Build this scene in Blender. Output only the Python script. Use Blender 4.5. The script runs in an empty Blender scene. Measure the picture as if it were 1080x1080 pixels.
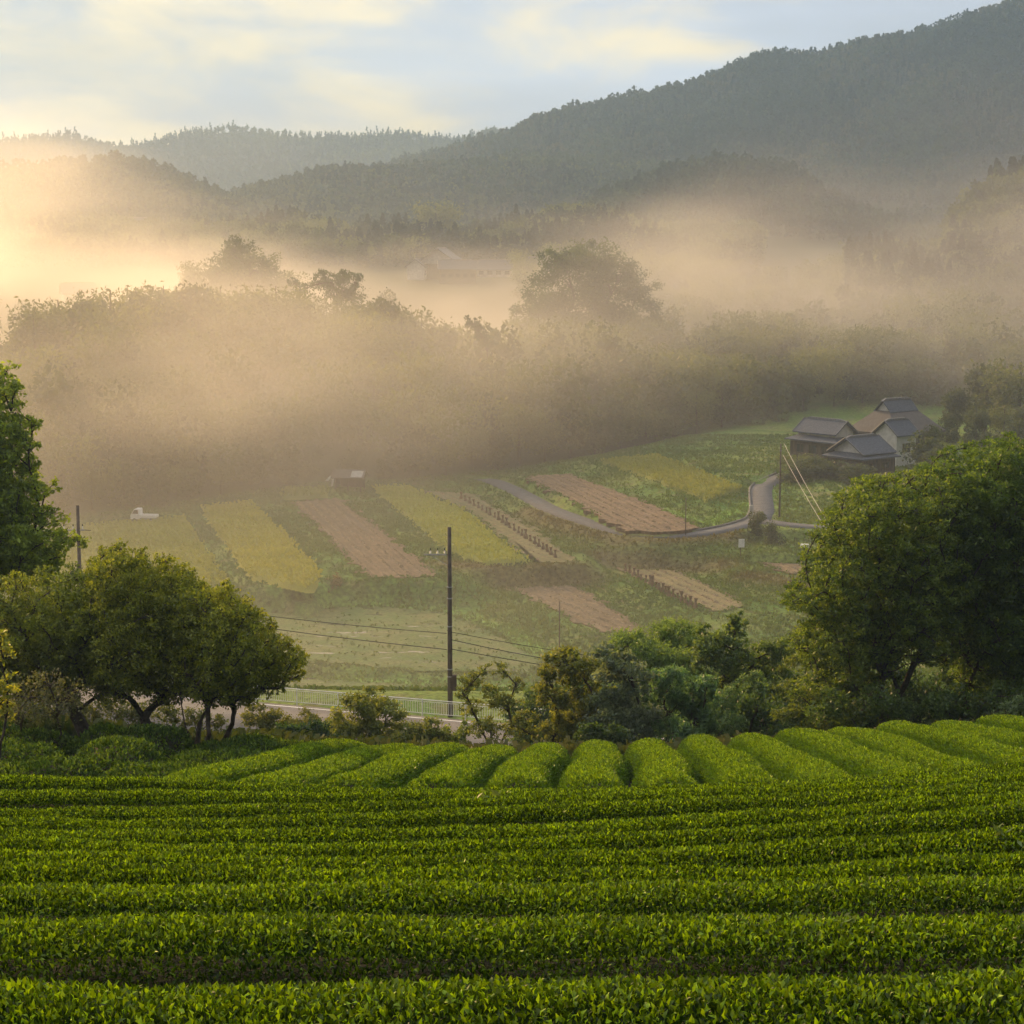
import bpy, math, random
import numpy as np
from mathutils import Vector

rng = np.random.default_rng(11)
random.seed(5)
S = bpy.context.scene
COL = S.collection
R = math.radians

# ------------------------------------------------------------------ camera frame
F_PX, HOR = 2000.0, 250.0
PITCH = math.atan((540 - HOR) / F_PX)
CP, SP = math.cos(PITCH), math.sin(PITCH)

def W(u, v, y=None, z=None):
    """world point seen in direction (u, v) of the photograph at forward distance y or height z"""
    a = (u - 540) / F_PX; b = -(v - 540) / F_PX
    d = np.array([a, CP + b * SP, -SP + b * CP])
    k = y / d[1] if y is not None else z / d[2]
    return d * k

def Wz(u, v, y): return W(u, v, y=y)[2]

# ------------------------------------------------------------------ small numpy noise
def _hash(ix, iy, seed):
    h = (ix.astype(np.int64) * 374761393 + iy.astype(np.int64) * 668265263 + seed * 1442695041) & 0x7fffffff
    h = ((h ^ (h >> 13)) * 1274126177) & 0x7fffffff
    return ((h ^ (h >> 16)) & 0xffff) / 65535.0

def vnoise(x, y, seed=0):
    ix, iy = np.floor(x), np.floor(y)
    fx, fy = x - ix, y - iy
    fx = fx * fx * (3 - 2 * fx); fy = fy * fy * (3 - 2 * fy)
    a = _hash(ix, iy, seed); b = _hash(ix + 1, iy, seed)
    c = _hash(ix, iy + 1, seed); d = _hash(ix + 1, iy + 1, seed)
    return (a + (b - a) * fx) * (1 - fy) + (c + (d - c) * fx) * fy

def fbm(x, y, oct=4, seed=0):
    s, a, t = 0, 1.0, 0
    for i in range(oct):
        s = s + a * vnoise(x * 2 ** i + 17.3 * i, y * 2 ** i - 9.1 * i, seed + i); t += a; a *= .5
    return s / t

def sstep(a, b, x):
    t = np.clip((x - a) / (b - a), 0, 1)
    return t * t * (3 - 2 * t)

# ------------------------------------------------------------------ object helpers
def tag(o, label=None, cat=None, group=None, kind=None):
    if label: o['label'] = label
    if cat: o['category'] = cat
    if group: o['group'] = group
    if kind: o['kind'] = kind
    return o

def empty(name, loc=(0, 0, 0), rz=0.0, scale=1.0):
    o = bpy.data.objects.new(name, None); COL.objects.link(o)
    o.location = [float(q) for q in loc]; o.rotation_euler = (0, 0, float(rz)); o.scale = (scale,) * 3
    o.empty_display_size = .2
    return o

def link(name, me, mat=None, parent=None):
    o = bpy.data.objects.new(name, me); COL.objects.link(o)
    if mat is not None:
        for m in (mat if isinstance(mat, (list, tuple)) else [mat]): me.materials.append(m)
    if parent is not None: o.parent = parent
    return o

def mesh_np(name, V, F, tint=None, smooth=False, mat_idx=None):
    """V (n,3); F (m,k) of one polygon size, or a list of such arrays; tint (faces,3) real surface colour"""
    Fs = F if isinstance(F, list) else [F]
    Fs = [np.asarray(f, dtype=np.int32) for f in Fs if len(f)]
    me = bpy.data.meshes.new(name)
    V = np.ascontiguousarray(V, dtype=np.float32)
    me.vertices.add(len(V)); me.vertices.foreach_set('co', V.ravel())
    tot = np.concatenate([np.full(len(f), f.shape[1], dtype=np.int32) for f in Fs])
    loops = np.concatenate([f.ravel() for f in Fs])
    start = np.concatenate([[0], np.cumsum(tot)[:-1]]).astype(np.int32)
    me.loops.add(len(loops)); me.loops.foreach_set('vertex_index', loops)
    me.polygons.add(len(tot)); me.polygons.foreach_set('loop_start', start)
    me.polygons.foreach_set('loop_total', tot)
    if smooth: me.polygons.foreach_set('use_smooth', np.ones(len(tot), dtype=bool))
    if mat_idx is not None: me.polygons.foreach_set('material_index', np.asarray(mat_idx, dtype=np.int32))
    me.update(calc_edges=True)
    if tint is not None:
        n = len(tint)
        at = me.attributes.new('tint', 'FLOAT_COLOR', 'FACE' if n == len(tot) else 'POINT')
        c = np.ones((n, 4), dtype=np.float32); c[:, :3] = tint
        at.data.foreach_set('color', c.ravel())
    return me

def quads(Q):
    """(n,4,3) loose quads -> V, F"""
    n = len(Q)
    return Q.reshape(-1, 3), np.arange(n * 4, dtype=np.int32).reshape(n, 4)

def children(o): return [c for c in bpy.data.objects if c.parent == o]

def copy_thing(o, loc, rz=0.0, scale=1.0, label=None, kids=None):
    c = o.copy(); COL.objects.link(c)
    c.location = [float(q) for q in loc]; c.rotation_euler = (0, 0, float(rz))
    c.scale = (scale,) * 3 if not isinstance(scale, (tuple, list)) else scale
    if label: c['label'] = label
    for k in (kids if kids is not None else children(o)):
        d = k.copy(); COL.objects.link(d); d.parent = c
    return c

class MB:
    def __init__(s): s.v, s.f, s.m = [], [], []
    def add(s, V, F, m=0):
        b = len(s.v); s.v += [tuple(float(q) for q in p) for p in V]
        s.f += [tuple(int(i) + b for i in f) for f in F]; s.m += [m] * len(F); return s
    def box(s, c, d, rz=0.0, m=0, taper=1.0):
        x, y, z = [q / 2 for q in d]; V = []
        for sz in (-1, 1):
            t = taper if sz > 0 else 1
            for sx, sy in ((-1, -1), (1, -1), (1, 1), (-1, 1)):
                px, py = sx * x * t, sy * y * t
                V.append((c[0] + px * math.cos(rz) - py * math.sin(rz), c[1] + px * math.sin(rz) + py * math.cos(rz), c[2] + sz * z))
        return s.add(V, [(0, 3, 2, 1), (4, 5, 6, 7), (0, 1, 5, 4), (1, 2, 6, 5), (2, 3, 7, 6), (3, 0, 4, 7)], m)
    def tube(s, P, rad, n=8, m=0, cap=True):
        V, F = tube_np(P, rad, n)
        s.add(V, F, m)
        if cap:
            b = len(s.v) - len(V)
            s.f.append(tuple(b + i for i in range(n))[::-1]); s.m.append(m)
            s.f.append(tuple(len(s.v) - n + i for i in range(n))); s.m.append(m)
        return s
    def build(s, name, mat, parent=None, smooth=False, bevel=0):
        me = bpy.data.meshes.new(name); me.from_pydata(s.v, [], s.f); me.update()
        o = link(name, me, mat, parent)
        for p, mi in zip(me.polygons, s.m):
            p.material_index = mi; p.use_smooth = smooth
        if bevel:
            b = o.modifiers.new('bevel', 'BEVEL'); b.width = bevel; b.segments = 2; b.limit_method = 'ANGLE'
        return o

def tube_np(P, rad, n=6):
    P = np.asarray(P, float); k = len(P)
    rad = np.full(k, rad, float) if np.isscalar(rad) else np.asarray(rad, float)
    T = np.gradient(P, axis=0) if k > 1 else np.array([[0, 0, 1.]])
    T /= np.linalg.norm(T, axis=1)[:, None] + 1e-9
    ref = np.array([0, 0, 1.]) if abs(T[:, 2]).mean() < .8 else np.array([1., 0, 0])
    A = np.cross(T, ref); A /= np.linalg.norm(A, axis=1)[:, None] + 1e-9
    B = np.cross(T, A)
    a = np.arange(n) * 2 * np.pi / n
    V = P[:, None, :] + rad[:, None, None] * (np.cos(a)[None, :, None] * A[:, None, :] + np.sin(a)[None, :, None] * B[:, None, :])
    i = np.arange(k - 1)[:, None] * n; j = np.arange(n)[None, :]; j2 = (j + 1) % n
    F = np.stack([i + j, i + j2, i + n + j2, i + n + j], -1).reshape(-1, 4)
    return V.reshape(-1, 3), F

# ------------------------------------------------------------------ materials
def nodes(name):
    m = bpy.data.materials.new(name); m.use_nodes = True
    nt = m.node_tree; nt.nodes.clear()
    out = nt.nodes.new('ShaderNodeOutputMaterial')
    return m, nt, out

def N(nt, typ, **kw):
    n = nt.nodes.new(typ)
    for k, v in kw.items(): setattr(n, k, v)
    return n

def leaf_mat(name, trans=.4, gloss=.05, rough=.45, warm=(1.25, 1.15, .6)):
    m, nt, out = nodes(name); L = nt.links.new
    at = N(nt, 'ShaderNodeAttribute', attribute_name='tint')
    mul = N(nt, 'ShaderNodeMix', data_type='RGBA', blend_type='MULTIPLY'); mul.inputs[0].default_value = 1
    mul.inputs[7].default_value = (*warm, 1); L(at.outputs['Color'], mul.inputs[6])
    d = N(nt, 'ShaderNodeBsdfDiffuse'); t = N(nt, 'ShaderNodeBsdfTranslucent'); g = N(nt, 'ShaderNodeBsdfGlossy')
    g.inputs['Roughness'].default_value = rough; g.inputs['Color'].default_value = (.9, .9, .9, 1)
    L(at.outputs['Color'], d.inputs['Color']); L(mul.outputs[2], t.inputs['Color'])
    a = N(nt, 'ShaderNodeMixShader'); a.inputs[0].default_value = trans
    L(d.outputs[0], a.inputs[1]); L(t.outputs[0], a.inputs[2])
    b = N(nt, 'ShaderNodeMixShader'); b.inputs[0].default_value = gloss
    L(a.outputs[0], b.inputs[1]); L(g.outputs[0], b.inputs[2]); L(b.outputs[0], out.inputs['Surface'])
    return m

def surf_mat(name, c1, c2=None, rough=.8, scale=3.0, detail=6, bump=0.0, bscale=20.0, coords='Object', metallic=0, stretch=None, ramp=(.35, .65), spec=.3):
    m, nt, out = nodes(name); L = nt.links.new
    p = N(nt, 'ShaderNodeBsdfPrincipled'); p.inputs['Roughness'].default_value = rough; p.inputs['Metallic'].default_value = metallic
    p.inputs['Specular IOR Level'].default_value = spec
    tc = N(nt, 'ShaderNodeTexCoord'); mp = N(nt, 'ShaderNodeMapping'); L(tc.outputs[coords], mp.inputs[0])
    if stretch: mp.inputs['Scale'].default_value = stretch
    if c2 is None: p.inputs['Base Color'].default_value = (*c1, 1)
    else:
        n = N(nt, 'ShaderNodeTexNoise'); n.inputs['Scale'].default_value = scale; n.inputs['Detail'].default_value = detail
        L(mp.outputs[0], n.inputs['Vector'])
        r = N(nt, 'ShaderNodeValToRGB'); r.color_ramp.elements[0].position = ramp[0]; r.color_ramp.elements[1].position = ramp[1]
        r.color_ramp.elements[0].color = (*c1, 1); r.color_ramp.elements[1].color = (*c2, 1)
        L(n.outputs['Fac'], r.inputs[0]); L(r.outputs[0], p.inputs['Base Color'])
    if bump:
        n2 = N(nt, 'ShaderNodeTexNoise'); n2.inputs['Scale'].default_value = bscale; n2.inputs['Detail'].default_value = 5
        L(mp.outputs[0], n2.inputs['Vector'])
        bp = N(nt, 'ShaderNodeBump'); bp.inputs['Strength'].default_value = bump; bp.inputs['Distance'].default_value = .1
        L(n2.outputs['Fac'], bp.inputs['Height']); L(bp.outputs[0], p.inputs['Normal'])
    L(p.outputs[0], out.inputs['Surface'])
    return m

M = {}
M['leaf'] = leaf_mat('leaf_green', .55, .03)
M['tea'] = leaf_mat('tea_leaf', .38, .022, .4, warm=(1.2, 1.1, .5))
M['far_leaf'] = leaf_mat('distant_foliage', .5, 0.0, warm=(1.05, 1.05, .9))
M['rice'] = leaf_mat('rice_blade', .35, .02, .5, warm=(1.15, 1.1, .6))
M['bark'] = surf_mat('bark', (.035, .027, .02), (.09, .072, .055), .9, 6, bump=.6, bscale=14)
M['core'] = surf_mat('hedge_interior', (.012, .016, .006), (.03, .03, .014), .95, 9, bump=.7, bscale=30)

# ------------------------------------------------------------------ tea rows traced on the near slope (top edge of every row at five picture columns)
US = np.array([0, 270, 540, 810, 1080.])
TR = [[1045, 1055, 1069, 1062, 1062], [985, 992, 995, 995, 990], [950, 953, 951, 944, 935], [926, 925, 925, 915, 900],
      [907, 907, 906, 893, 873], [891, 892, 890, 876, 857], [878, 878, 873, 861, 844], [866, 866, 859, 848, 832],
      [855, 855, 848, 837, 821], [840, 843, 841, 829, 813], [825, 831, 835, 824, 806]]
D0, PITCH_ROW = 5.3, 1.8
ROW_PTS = []
for i, vs in enumerate(TR):
    y = D0 + PITCH_ROW * i
    ROW_PTS.append(np.array([W(u, v, y=y) for u, v in zip(US, vs)]))
HEDGE_H = .82

# ------------------------------------------------------------------ terrain: near slope from control points
CPTS = []
for P in ROW_PTS:
    for p in P: CPTS.append((p[0], p[1], p[2] - HEDGE_H))
for x in (-10, -4, 4, 10): CPTS.append((x, -5, -.5 + .003 * x * x)); CPTS.append((x, 1.5, -2.05 + .004 * x * x))
for x, dz in ((-14, .9), (14, 1.2)): CPTS.append((x, 12, -4.6 + dz)); CPTS.append((x, 24, -7.4 + dz))
BN = [(-200, 832), (0, 834), (260, 838), (484, 838), (698, 838), (920, 832), (1080, 826), (1250, 815)]
BF = [(-150, 776), (0, 776), (100, 778), (210, 786), (372, 810), (484, 812), (600, 810), (712, 806), (808, 799), (915, 791), (1010, 784), (1080, 782), (1300, 774)]
for u, v in BN: CPTS.append(tuple(W(u, v + 6, y=44)))
for u, v in BF: CPTS.append(tuple(W(u, v, y=63)))
for x in (-14, 0, 14): CPTS.append((x, 34, -10.9 + .002 * x * x))
for x, z in ((-60, -18), (-30, -20.5), (0, -21.5), (15, -21), (26, -20), (60, -17)): CPTS.append((x, 76, z))
for x, z in ((-60, -28), (-25, -27.5), (0, -28), (30, -27.5), (70, -25)): CPTS.append((x, 98, z))
for x in (-80, -45, -15, 15, 50, 90):
    CPTS.append((x, 116, -32.3)); CPTS.append((x, 130, -32.2))
CPTS = np.array(CPTS, float)
def _tps(r2): return np.where(r2 > 0, .5 * r2 * np.log(np.maximum(r2, 1e-12)), 0)
_n = len(CPTS)
_A = np.zeros((_n + 3, _n + 3))
_r2 = ((CPTS[:, None, :2] - CPTS[None, :, :2]) ** 2).sum(-1)
_A[:_n, :_n] = _tps(_r2) + np.eye(_n) * 2.0
_A[:_n, _n] = 1; _A[:_n, _n + 1:] = CPTS[:, :2]; _A[_n, :_n] = 1; _A[_n + 1:, :_n] = CPTS[:, :2].T
_sol = np.linalg.solve(_A, np.concatenate([CPTS[:, 2], np.zeros(3)]))

def h_near(x, y):
    out = np.empty(len(x))
    for s in range(0, len(x), 60000):
        e = slice(s, s + 60000)
        r2 = (x[e, None] - CPTS[None, :, 0]) ** 2 + (y[e, None] - CPTS[None, :, 1]) ** 2
        out[e] = _tps(r2) @ _sol[:_n] + _sol[_n] + _sol[_n + 1] * x[e] + _sol[_n + 2] * y[e]
    return out

# ------------------------------------------------------------------ valley floor: terraces between level plots
def poly(z, *uv): return np.array([W(u, v, z=z) for u, v in uv])
def ragged(P, step=1.2, amp=.4):
    out = []
    for i in range(len(P)):
        a, b = P[i], P[(i + 1) % len(P)]; k = max(1, int(np.linalg.norm(b - a) / step))
        for j in range(k):
            q = a + (b - a) * j / k; out.append(q + np.append(rng.normal(0, amp, 2), 0))
    return np.array(out)
PLOTS = {
    'rice_a': (-37.2, poly(-37.2, (20, 563), (195, 548), (240, 618), (20, 632))),
    'rice_b': (-37.0, poly(-37.0, (211, 537), (265, 532), (303, 567), (341, 609), (327, 625), (300, 619), (262, 610))),
    'rice_s': (-36.6, poly(-36.6, (297, 519), (347, 517), (346, 524), (297, 527))),
    'stub_a': (-37.0, poly(-37.0, (307, 529), (357, 525), (408, 563), (463, 608), (388, 610), (350, 573))),
    'rice_c': (-37.0, poly(-37.0, (388, 516), (430, 515), (487, 540), (557, 594), (513, 597), (473, 583), (430, 546))),
    'stub_b': (-36.9, poly(-36.9, (440, 517), (500, 521), (560, 556), (610, 592), (566, 596), (495, 540))),
    'stub_c': (-39.0, poly(-39.0, (533, 621), (607, 618), (645, 641), (682, 665), (637, 668))),
    'stub_d': (-38.4, poly(-38.4, (652, 600), (713, 602), (770, 628), (787, 640), (757, 645), (729, 637))),
    'mud_a': (-39.6, poly(-39.6, (240, 652), (330, 643), (410, 640), (473, 647), (533, 673), (577, 699), (560, 710), (440, 707), (330, 699), (230, 702))),
    'mud_b': (-40.2, poly(-40.2, (200, 716), (330, 715), (440, 724), (560, 733), (640, 742), (600, 762), (470, 757), (200, 738))),
    'stub_e': (-35.2, poly(-35.2, (553, 503), (600, 500), (690, 533), (738, 556), (702, 562), (662, 560), (610, 533))),
    'rice_d': (-34.6, poly(-34.6, (633, 488), (690, 482), (740, 500), (780, 517), (747, 530), (690, 508))),
    'soil_a': (-37.6, poly(-37.6, (797, 593), (870, 596), (872, 604), (830, 605))),
    'yard': (-34.2, poly(-34.2, (838, 496), (900, 468), (1000, 470), (1000, 500), (900, 515))),
    'grass_a': (-34.0, poly(-34.0, (720, 476), (790, 462), (838, 480), (800, 505), (770, 505))),
    'grass_b': (-38.6, poly(-38.6, (800, 640), (900, 640), (900, 670), (790, 670))),
    'grass_c': (-36.6, poly(-36.6, (800, 572), (870, 572), (860, 585), (800, 583))),
}
LANE = [(470, 502, -36.4), (520, 507, -36.3), (545, 518, -36.2), (580, 537, -36.0), (607, 547, -35.9), (640, 557, -35.8), (663, 564, -35.8), (700, 566, -35.7), (740, 563, -35.6), (773, 557, -35.5),
        (800, 549, -35.3), (805, 538, -35.2), (803, 524, -35.0), (803, 514, -34.8), (812, 508, -34.6), (830, 500, -34.4)]
LANE_P = np.array([W(u, v, z=z) for u, v, z in LANE])
LANE2 = np.array([W(u, v, z=-35.3) for u, v in ((800, 549), (825, 553), (860, 556), (905, 558))])
PIN = [(W(u, v, z=z)) for u, v, z in ((60, 548, -36.5), (150, 545, -36.6), (300, 512, -36.3), (20, 700, -37.5), (-150, 620, -37), (-150, 760, -35), (120, 730, -36), (420, 620, -38.2),
                                     (560, 640, -39.3), (620, 690, -39.4), (700, 690, -38.5), (780, 700, -37.5), (900, 760, -34), (1080, 720, -33), (1000, 640, -35.5), (1200, 640, -33), (1150, 520, -30), (1050, 490, -31.5),
                                     (120, 640, -37.3), (60, 670, -37.4), (690, 574, -36.8), (640, 570, -36.9), (740, 580, -37.4), (860, 620, -38.2), (710, 580, -38.0), (660, 585, -38.0))]

def seg_d2(x, y, a, b):
    dx, dy = b[0] - a[0], b[1] - a[1]
    t = np.clip(((x - a[0]) * dx + (y - a[1]) * dy) / (dx * dx + dy * dy + 1e-9), 0, 1)
    return (x - a[0] - t * dx) ** 2 + (y - a[1] - t * dy) ** 2, t

def inside(x, y, P):
    r = np.zeros(len(x), bool); n = len(P)
    for i in range(n):
        a, b = P[i], P[(i + 1) % n]
        c = ((a[1] > y) != (b[1] > y)) & (x < (b[0] - a[0]) * (y - a[1]) / (b[1] - a[1] + 1e-12) + a[0])
        r ^= c
    return r

def poly_e(x, y, P):
    d = np.full(len(x), 1e9)
    for i in range(len(P)): d = np.minimum(d, seg_d2(x, y, P[i], P[(i + 1) % len(P)])[0])
    return np.sqrt(d)

def poly_d(x, y, P):
    d = np.full(len(x), 1e9)
    for i in range(len(P)): d = np.minimum(d, seg_d2(x, y, P[i], P[(i + 1) % len(P)])[0])
    d = np.sqrt(d); d[inside(x, y, P)] = 0
    return d

def lane_dz(x, y, P):
    d = np.full(len(x), 1e9); z = np.zeros(len(x))
    for i in range(len(P) - 1):
        q, t = seg_d2(x, y, P[i], P[i + 1])
        zz = P[i][2] + t * (P[i + 1][2] - P[i][2]); m = q < d
        d = np.where(m, q, d); z = np.where(m, zz, z)
    return np.sqrt(d), z

def h_valley(x, y):
    ws, zs = np.zeros(len(x)), np.zeros(len(x))
    for z, P in PLOTS.values():
        w = 1 / (np.maximum(poly_d(x, y, P) - .25, 0) ** 2 + .02) ** 1.35; ws += w; zs += w * (z - .05)
    for P in (LANE_P, LANE2):
        d, z = lane_dz(x, y, P)
        w = 1 / (np.maximum(d - 2.0, 0) ** 2 + .02) ** 1.35; ws += w; zs += w * (z - .06)
    for p in PIN:
        w = 1 / ((x - p[0]) ** 2 + (y - p[1]) ** 2 + 1.0) ** 1.35; ws += w; zs += w * p[2]
    return zs / ws

# ------------------------------------------------------------------ hills: crest lines (column, canopy row, distance, tree height)
def U_of(x, y): return 540 + F_PX * x / (np.maximum(y, 1) * .99 + 4)
EDGE_U = np.array([-400, 0, 100, 200, 330, 430, 540, 640, 700, 800, 880, 960, 1080, 1400.])
EDGE_V = np.array([556, 548, 545, 530, 512, 507, 497, 482, 470, 452, 440, 436, 440, 440.])
EDGE_Y = np.array([W(u, v, z=-35.8)[1] for u, v in zip(EDGE_U, EDGE_V)])
def y_edge(u): return np.interp(u, EDGE_U, EDGE_Y)
CR_A_U = np.array([-400, 0, 60, 150, 230, 380, 430, 480, 540, 640, 720, 800, 880, 950, 1000, 1080, 1400.])
CR_A_V = np.array([345, 345, 328, 312, 308, 312, 335, 352, 352, 345, 362, 375, 385, 390, 395, 372, 330.])
RIDGES = [  # u list, v list, distance, front width, back width, tree height
    ([-300, 150, 190, 220, 250, 285, 330, 400, 1400], [420, 330, 285, 258, 252, 262, 300, 420, 420], 500, 80, 60, 10),
    ([-300, 980, 1000, 1030, 1080, 1160, 1400], [420, 300, 222, 188, 163, 120, 60], 700, 190, 120, 10),
    ([-400, 0, 120, 200, 270, 320, 370, 420, 460, 520, 600, 700, 1400], [215, 222, 232, 236, 232, 224, 240, 234, 246, 238, 215, 235, 250], 860, 150, 120, 10),
    ([-400, 0, 60, 120, 180, 240, 300, 360, 1400], [160, 168, 161, 155, 167, 188, 220, 262, 262], 1180, 260, 200, 19),
    ([-400, 150, 200, 250, 300, 350, 400, 470, 540, 700, 1400], [260, 230, 202, 186, 173, 159, 155, 155, 142, 150, 200], 1330, 260, 200, 19),
    ([-400, 480, 540, 600, 640, 700, 760, 830, 900, 960, 1400], [290, 262, 240, 216, 187, 166, 150, 168, 205, 235, 300], 1080, 220, 150, 15),
    ([-400, 400, 490, 540, 600, 650, 720, 800, 880, 950, 1000, 1060, 1120, 1400], [230, 175, 146, 131, 107, 96, 81, 52, 37, 30, 19, 0, -12, -60], 1650, 520, 300, 17),
    ([-400, 0, 80, 130, 200, 270, 340, 400, 490, 520, 600, 1400], [140, 150, 145, 153, 139, 134, 139, 137, 141, 134, 150, 200], 2500, 500, 300, 12),
]
def base_floor(y): return np.interp(y, [0, 280, 330, 450, 560, 640, 720, 900, 1200, 2000, 3200], [-36, -36, -36, -31, -20, -14.5, -12, -6, 0, 10, 20])

def h_hills(x, y):
    u = U_of(x, y)
    ye = y_edge(u); fl = base_floor(y)
    vc = np.interp(u, CR_A_U, CR_A_V)
    yc = ye + 70
    zc = -(vc - HOR) * yc / F_PX - 11.5
    t = np.where(y < yc, sstep(0, 1, (y - ye) / 70), sstep(0, 1, 1 - (y - yc) / 90))
    h = np.maximum(fl, fl + (zc - fl) * t)
    for us, vs, d, wf, wb, th in RIDGES:
        zc = -(np.interp(u, us, vs) - HOR) * d / F_PX - th
        dd = d + 40 * np.sin(u / 160 + d) * (d > 900)
        t = np.where(y < dd, 1 - np.clip((dd - y) / wf, 0, 1), 1 - np.clip((y - dd) / wb, 0, 1))
        t = t * t * (3 - 2 * t) * .6 + t * .4
        h = np.maximum(h, fl + np.maximum(zc - fl, 0) * t)
    rough = sstep(700, 1200, y) * (fbm(x / 90, y / 90, 4, 3) - .5) * 24 * sstep(2, 60, h - fl)
    return h + rough

def H(x, y):
    x = np.atleast_1d(np.asarray(x, float)); y = np.atleast_1d(np.asarray(y, float))
    out = np.zeros(len(x)); u = U_of(x, y); ye = y_edge(u)
    wn = 1 - sstep(131, 152, y); wh = sstep(-8, 8, y - ye)
    m = wn > 0
    if m.any(): out[m] += wn[m] * h_near(x[m], y[m])
    m = (wn < 1) & (wh < 1)
    if m.any():
        v = h_valley(x[m], y[m]) + (fbm(x[m] / 2.5, y[m] / 2.5, 3, 9) - .5) * .25
        out[m] += (1 - wn[m]) * (1 - wh[m]) * v
    m = wh > 0
    if m.any(): out[m] += wh[m] * h_hills(x[m], y[m])
    return out

def H1(x, y): return float(H(np.array([x]), np.array([y]))[0])

DRY = [[(556, 540, -36.4), (605, 560, -36.4), (650, 574, -36.6), (700, 577, -36.6), (770, 572, -36.6)], [(470, 603, -38), (540, 609, -38), (612, 606, -38)], [(640, 590, -37.8), (760, 600, -38)], [(790, 612, -38.2), (880, 622, -38.2)]]
LUSH = [[(300, 640, -39.3), (400, 636, -39.3), (480, 643, -39.3), (540, 664, -39.3), (590, 694, -39.3)], [(300, 712, -39.8), (440, 716, -39.8), (560, 722, -39.8)], [(690, 536, -35.2), (745, 552, -35.4), (790, 530, -35.0)]]
DRY = [np.array([W(u, v, z=z) for u, v, z in q]) for q in DRY]; LUSH = [np.array([W(u, v, z=z) for u, v, z in q]) for q in LUSH]
def near_line(x, y, Ls, wd):
    out = np.zeros(len(x)); m = (y > 130) & (y < 330)
    for q in Ls: out[m] = np.maximum(out[m], np.exp(-(lane_dz(x[m], y[m], q)[0] / wd) ** 2))
    return out
# terrain sheet: fine near, coarse far
ys = np.concatenate([np.arange(-8, 40, .4), np.arange(40, 118, .7), np.arange(118, 345, .5), np.arange(345, 760, 4), np.arange(760, 3300, 13)])
ts = np.linspace(-1, 1, 481)
X = ts[None, :] * (9 + .46 * np.maximum(ys, 0))[:, None]; Y = np.repeat(ys[:, None], len(ts), 1)
Z = H(X.ravel(), Y.ravel()).reshape(X.shape)
nr, nc = X.shape
V = np.stack([X, Y, Z], -1).reshape(-1, 3)
i = (np.arange(nr - 1)[:, None] * nc + np.arange(nc - 1)[None, :])
Fq = np.stack([i, i + 1, i + nc + 1, i + nc], -1).reshape(-1, 4)
xs, yy = V[:, 0], V[:, 1]
n1 = fbm(xs / 6, yy / 6, 4, 21); n2 = fbm(xs / 1.7, yy / 1.7, 3, 33)
tea_soil = np.array([.030, .022, .014]); grass1 = np.array([.075, .14, .022]); grass2 = np.array([.135, .18, .04]); dry = np.array([.12, .09, .05]); floor_ = np.array([.025, .035, .015])
col = grass1 + (grass2 - grass1) * sstep(.35, .7, n1)[:, None]
col = col + (dry - col) * (sstep(.55, .8, n2) * .55 * (yy > 60))[:, None]
kd = near_line(xs, yy, DRY, 2.6)[:, None] * .85; kl = near_line(xs, yy, LUSH, 1.1)[:, None] * .95
col = col * (1 - kd) + np.array([.125, .098, .045]) * kd; col = col * (1 - kl) + np.array([.15, .27, .045]) * kl
mt = (1 - sstep(66, 74, yy))[:, None]; col = col * (1 - mt) + tea_soil * (.7 + .6 * n2[:, None]) * mt
mf = sstep(-3, 10, yy - y_edge(U_of(xs, yy)))[:, None]; mf = mf * (1 - sstep(700, 800, U_of(xs, yy)) * .6 * (1 - sstep(40, 60, yy - y_edge(U_of(xs, yy)))))[:, None]
col = col * (1 - mf) + floor_ * mf
M['ground'] = (lambda: None)()
def ground_mat():
    m, nt, out = nodes('ground_grass_and_soil'); L = nt.links.new
    at = N(nt, 'ShaderNodeAttribute', attribute_name='tint'); p = N(nt, 'ShaderNodeBsdfPrincipled'); p.inputs['Roughness'].default_value = .95; p.inputs['Specular IOR Level'].default_value = .1
    tc = N(nt, 'ShaderNodeTexCoord'); n = N(nt, 'ShaderNodeTexNoise'); n.inputs['Scale'].default_value = 2.2; n.inputs['Detail'].default_value = 8; L(tc.outputs['Object'], n.inputs['Vector'])
    mr = N(nt, 'ShaderNodeMapRange'); mr.inputs[1].default_value = .3; mr.inputs[2].default_value = .7; mr.inputs[3].default_value = .55; mr.inputs[4].default_value = 1.45; L(n.outputs['Fac'], mr.inputs[0])
    mx = N(nt, 'ShaderNodeVectorMath', operation='SCALE'); L(at.outputs['Color'], mx.inputs[0]); L(mr.outputs[0], mx.inputs['Scale'])
    L(mx.outputs[0], p.inputs['Base Color'])
    b = N(nt, 'ShaderNodeBump'); b.inputs['Strength'].default_value = .8; b.inputs['Distance'].default_value = .25; L(n.outputs['Fac'], b.inputs['Height']); L(b.outputs[0], p.inputs['Normal'])
    L(p.outputs[0], out.inputs['Surface']); return m
M['ground'] = ground_mat()
o = link('ground', mesh_np('ground', V, Fq, tint=col, smooth=True), M['ground'])
tag(o, 'grassy valley floor, terraced banks and wooded hillsides', 'ground', kind='structure')

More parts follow.
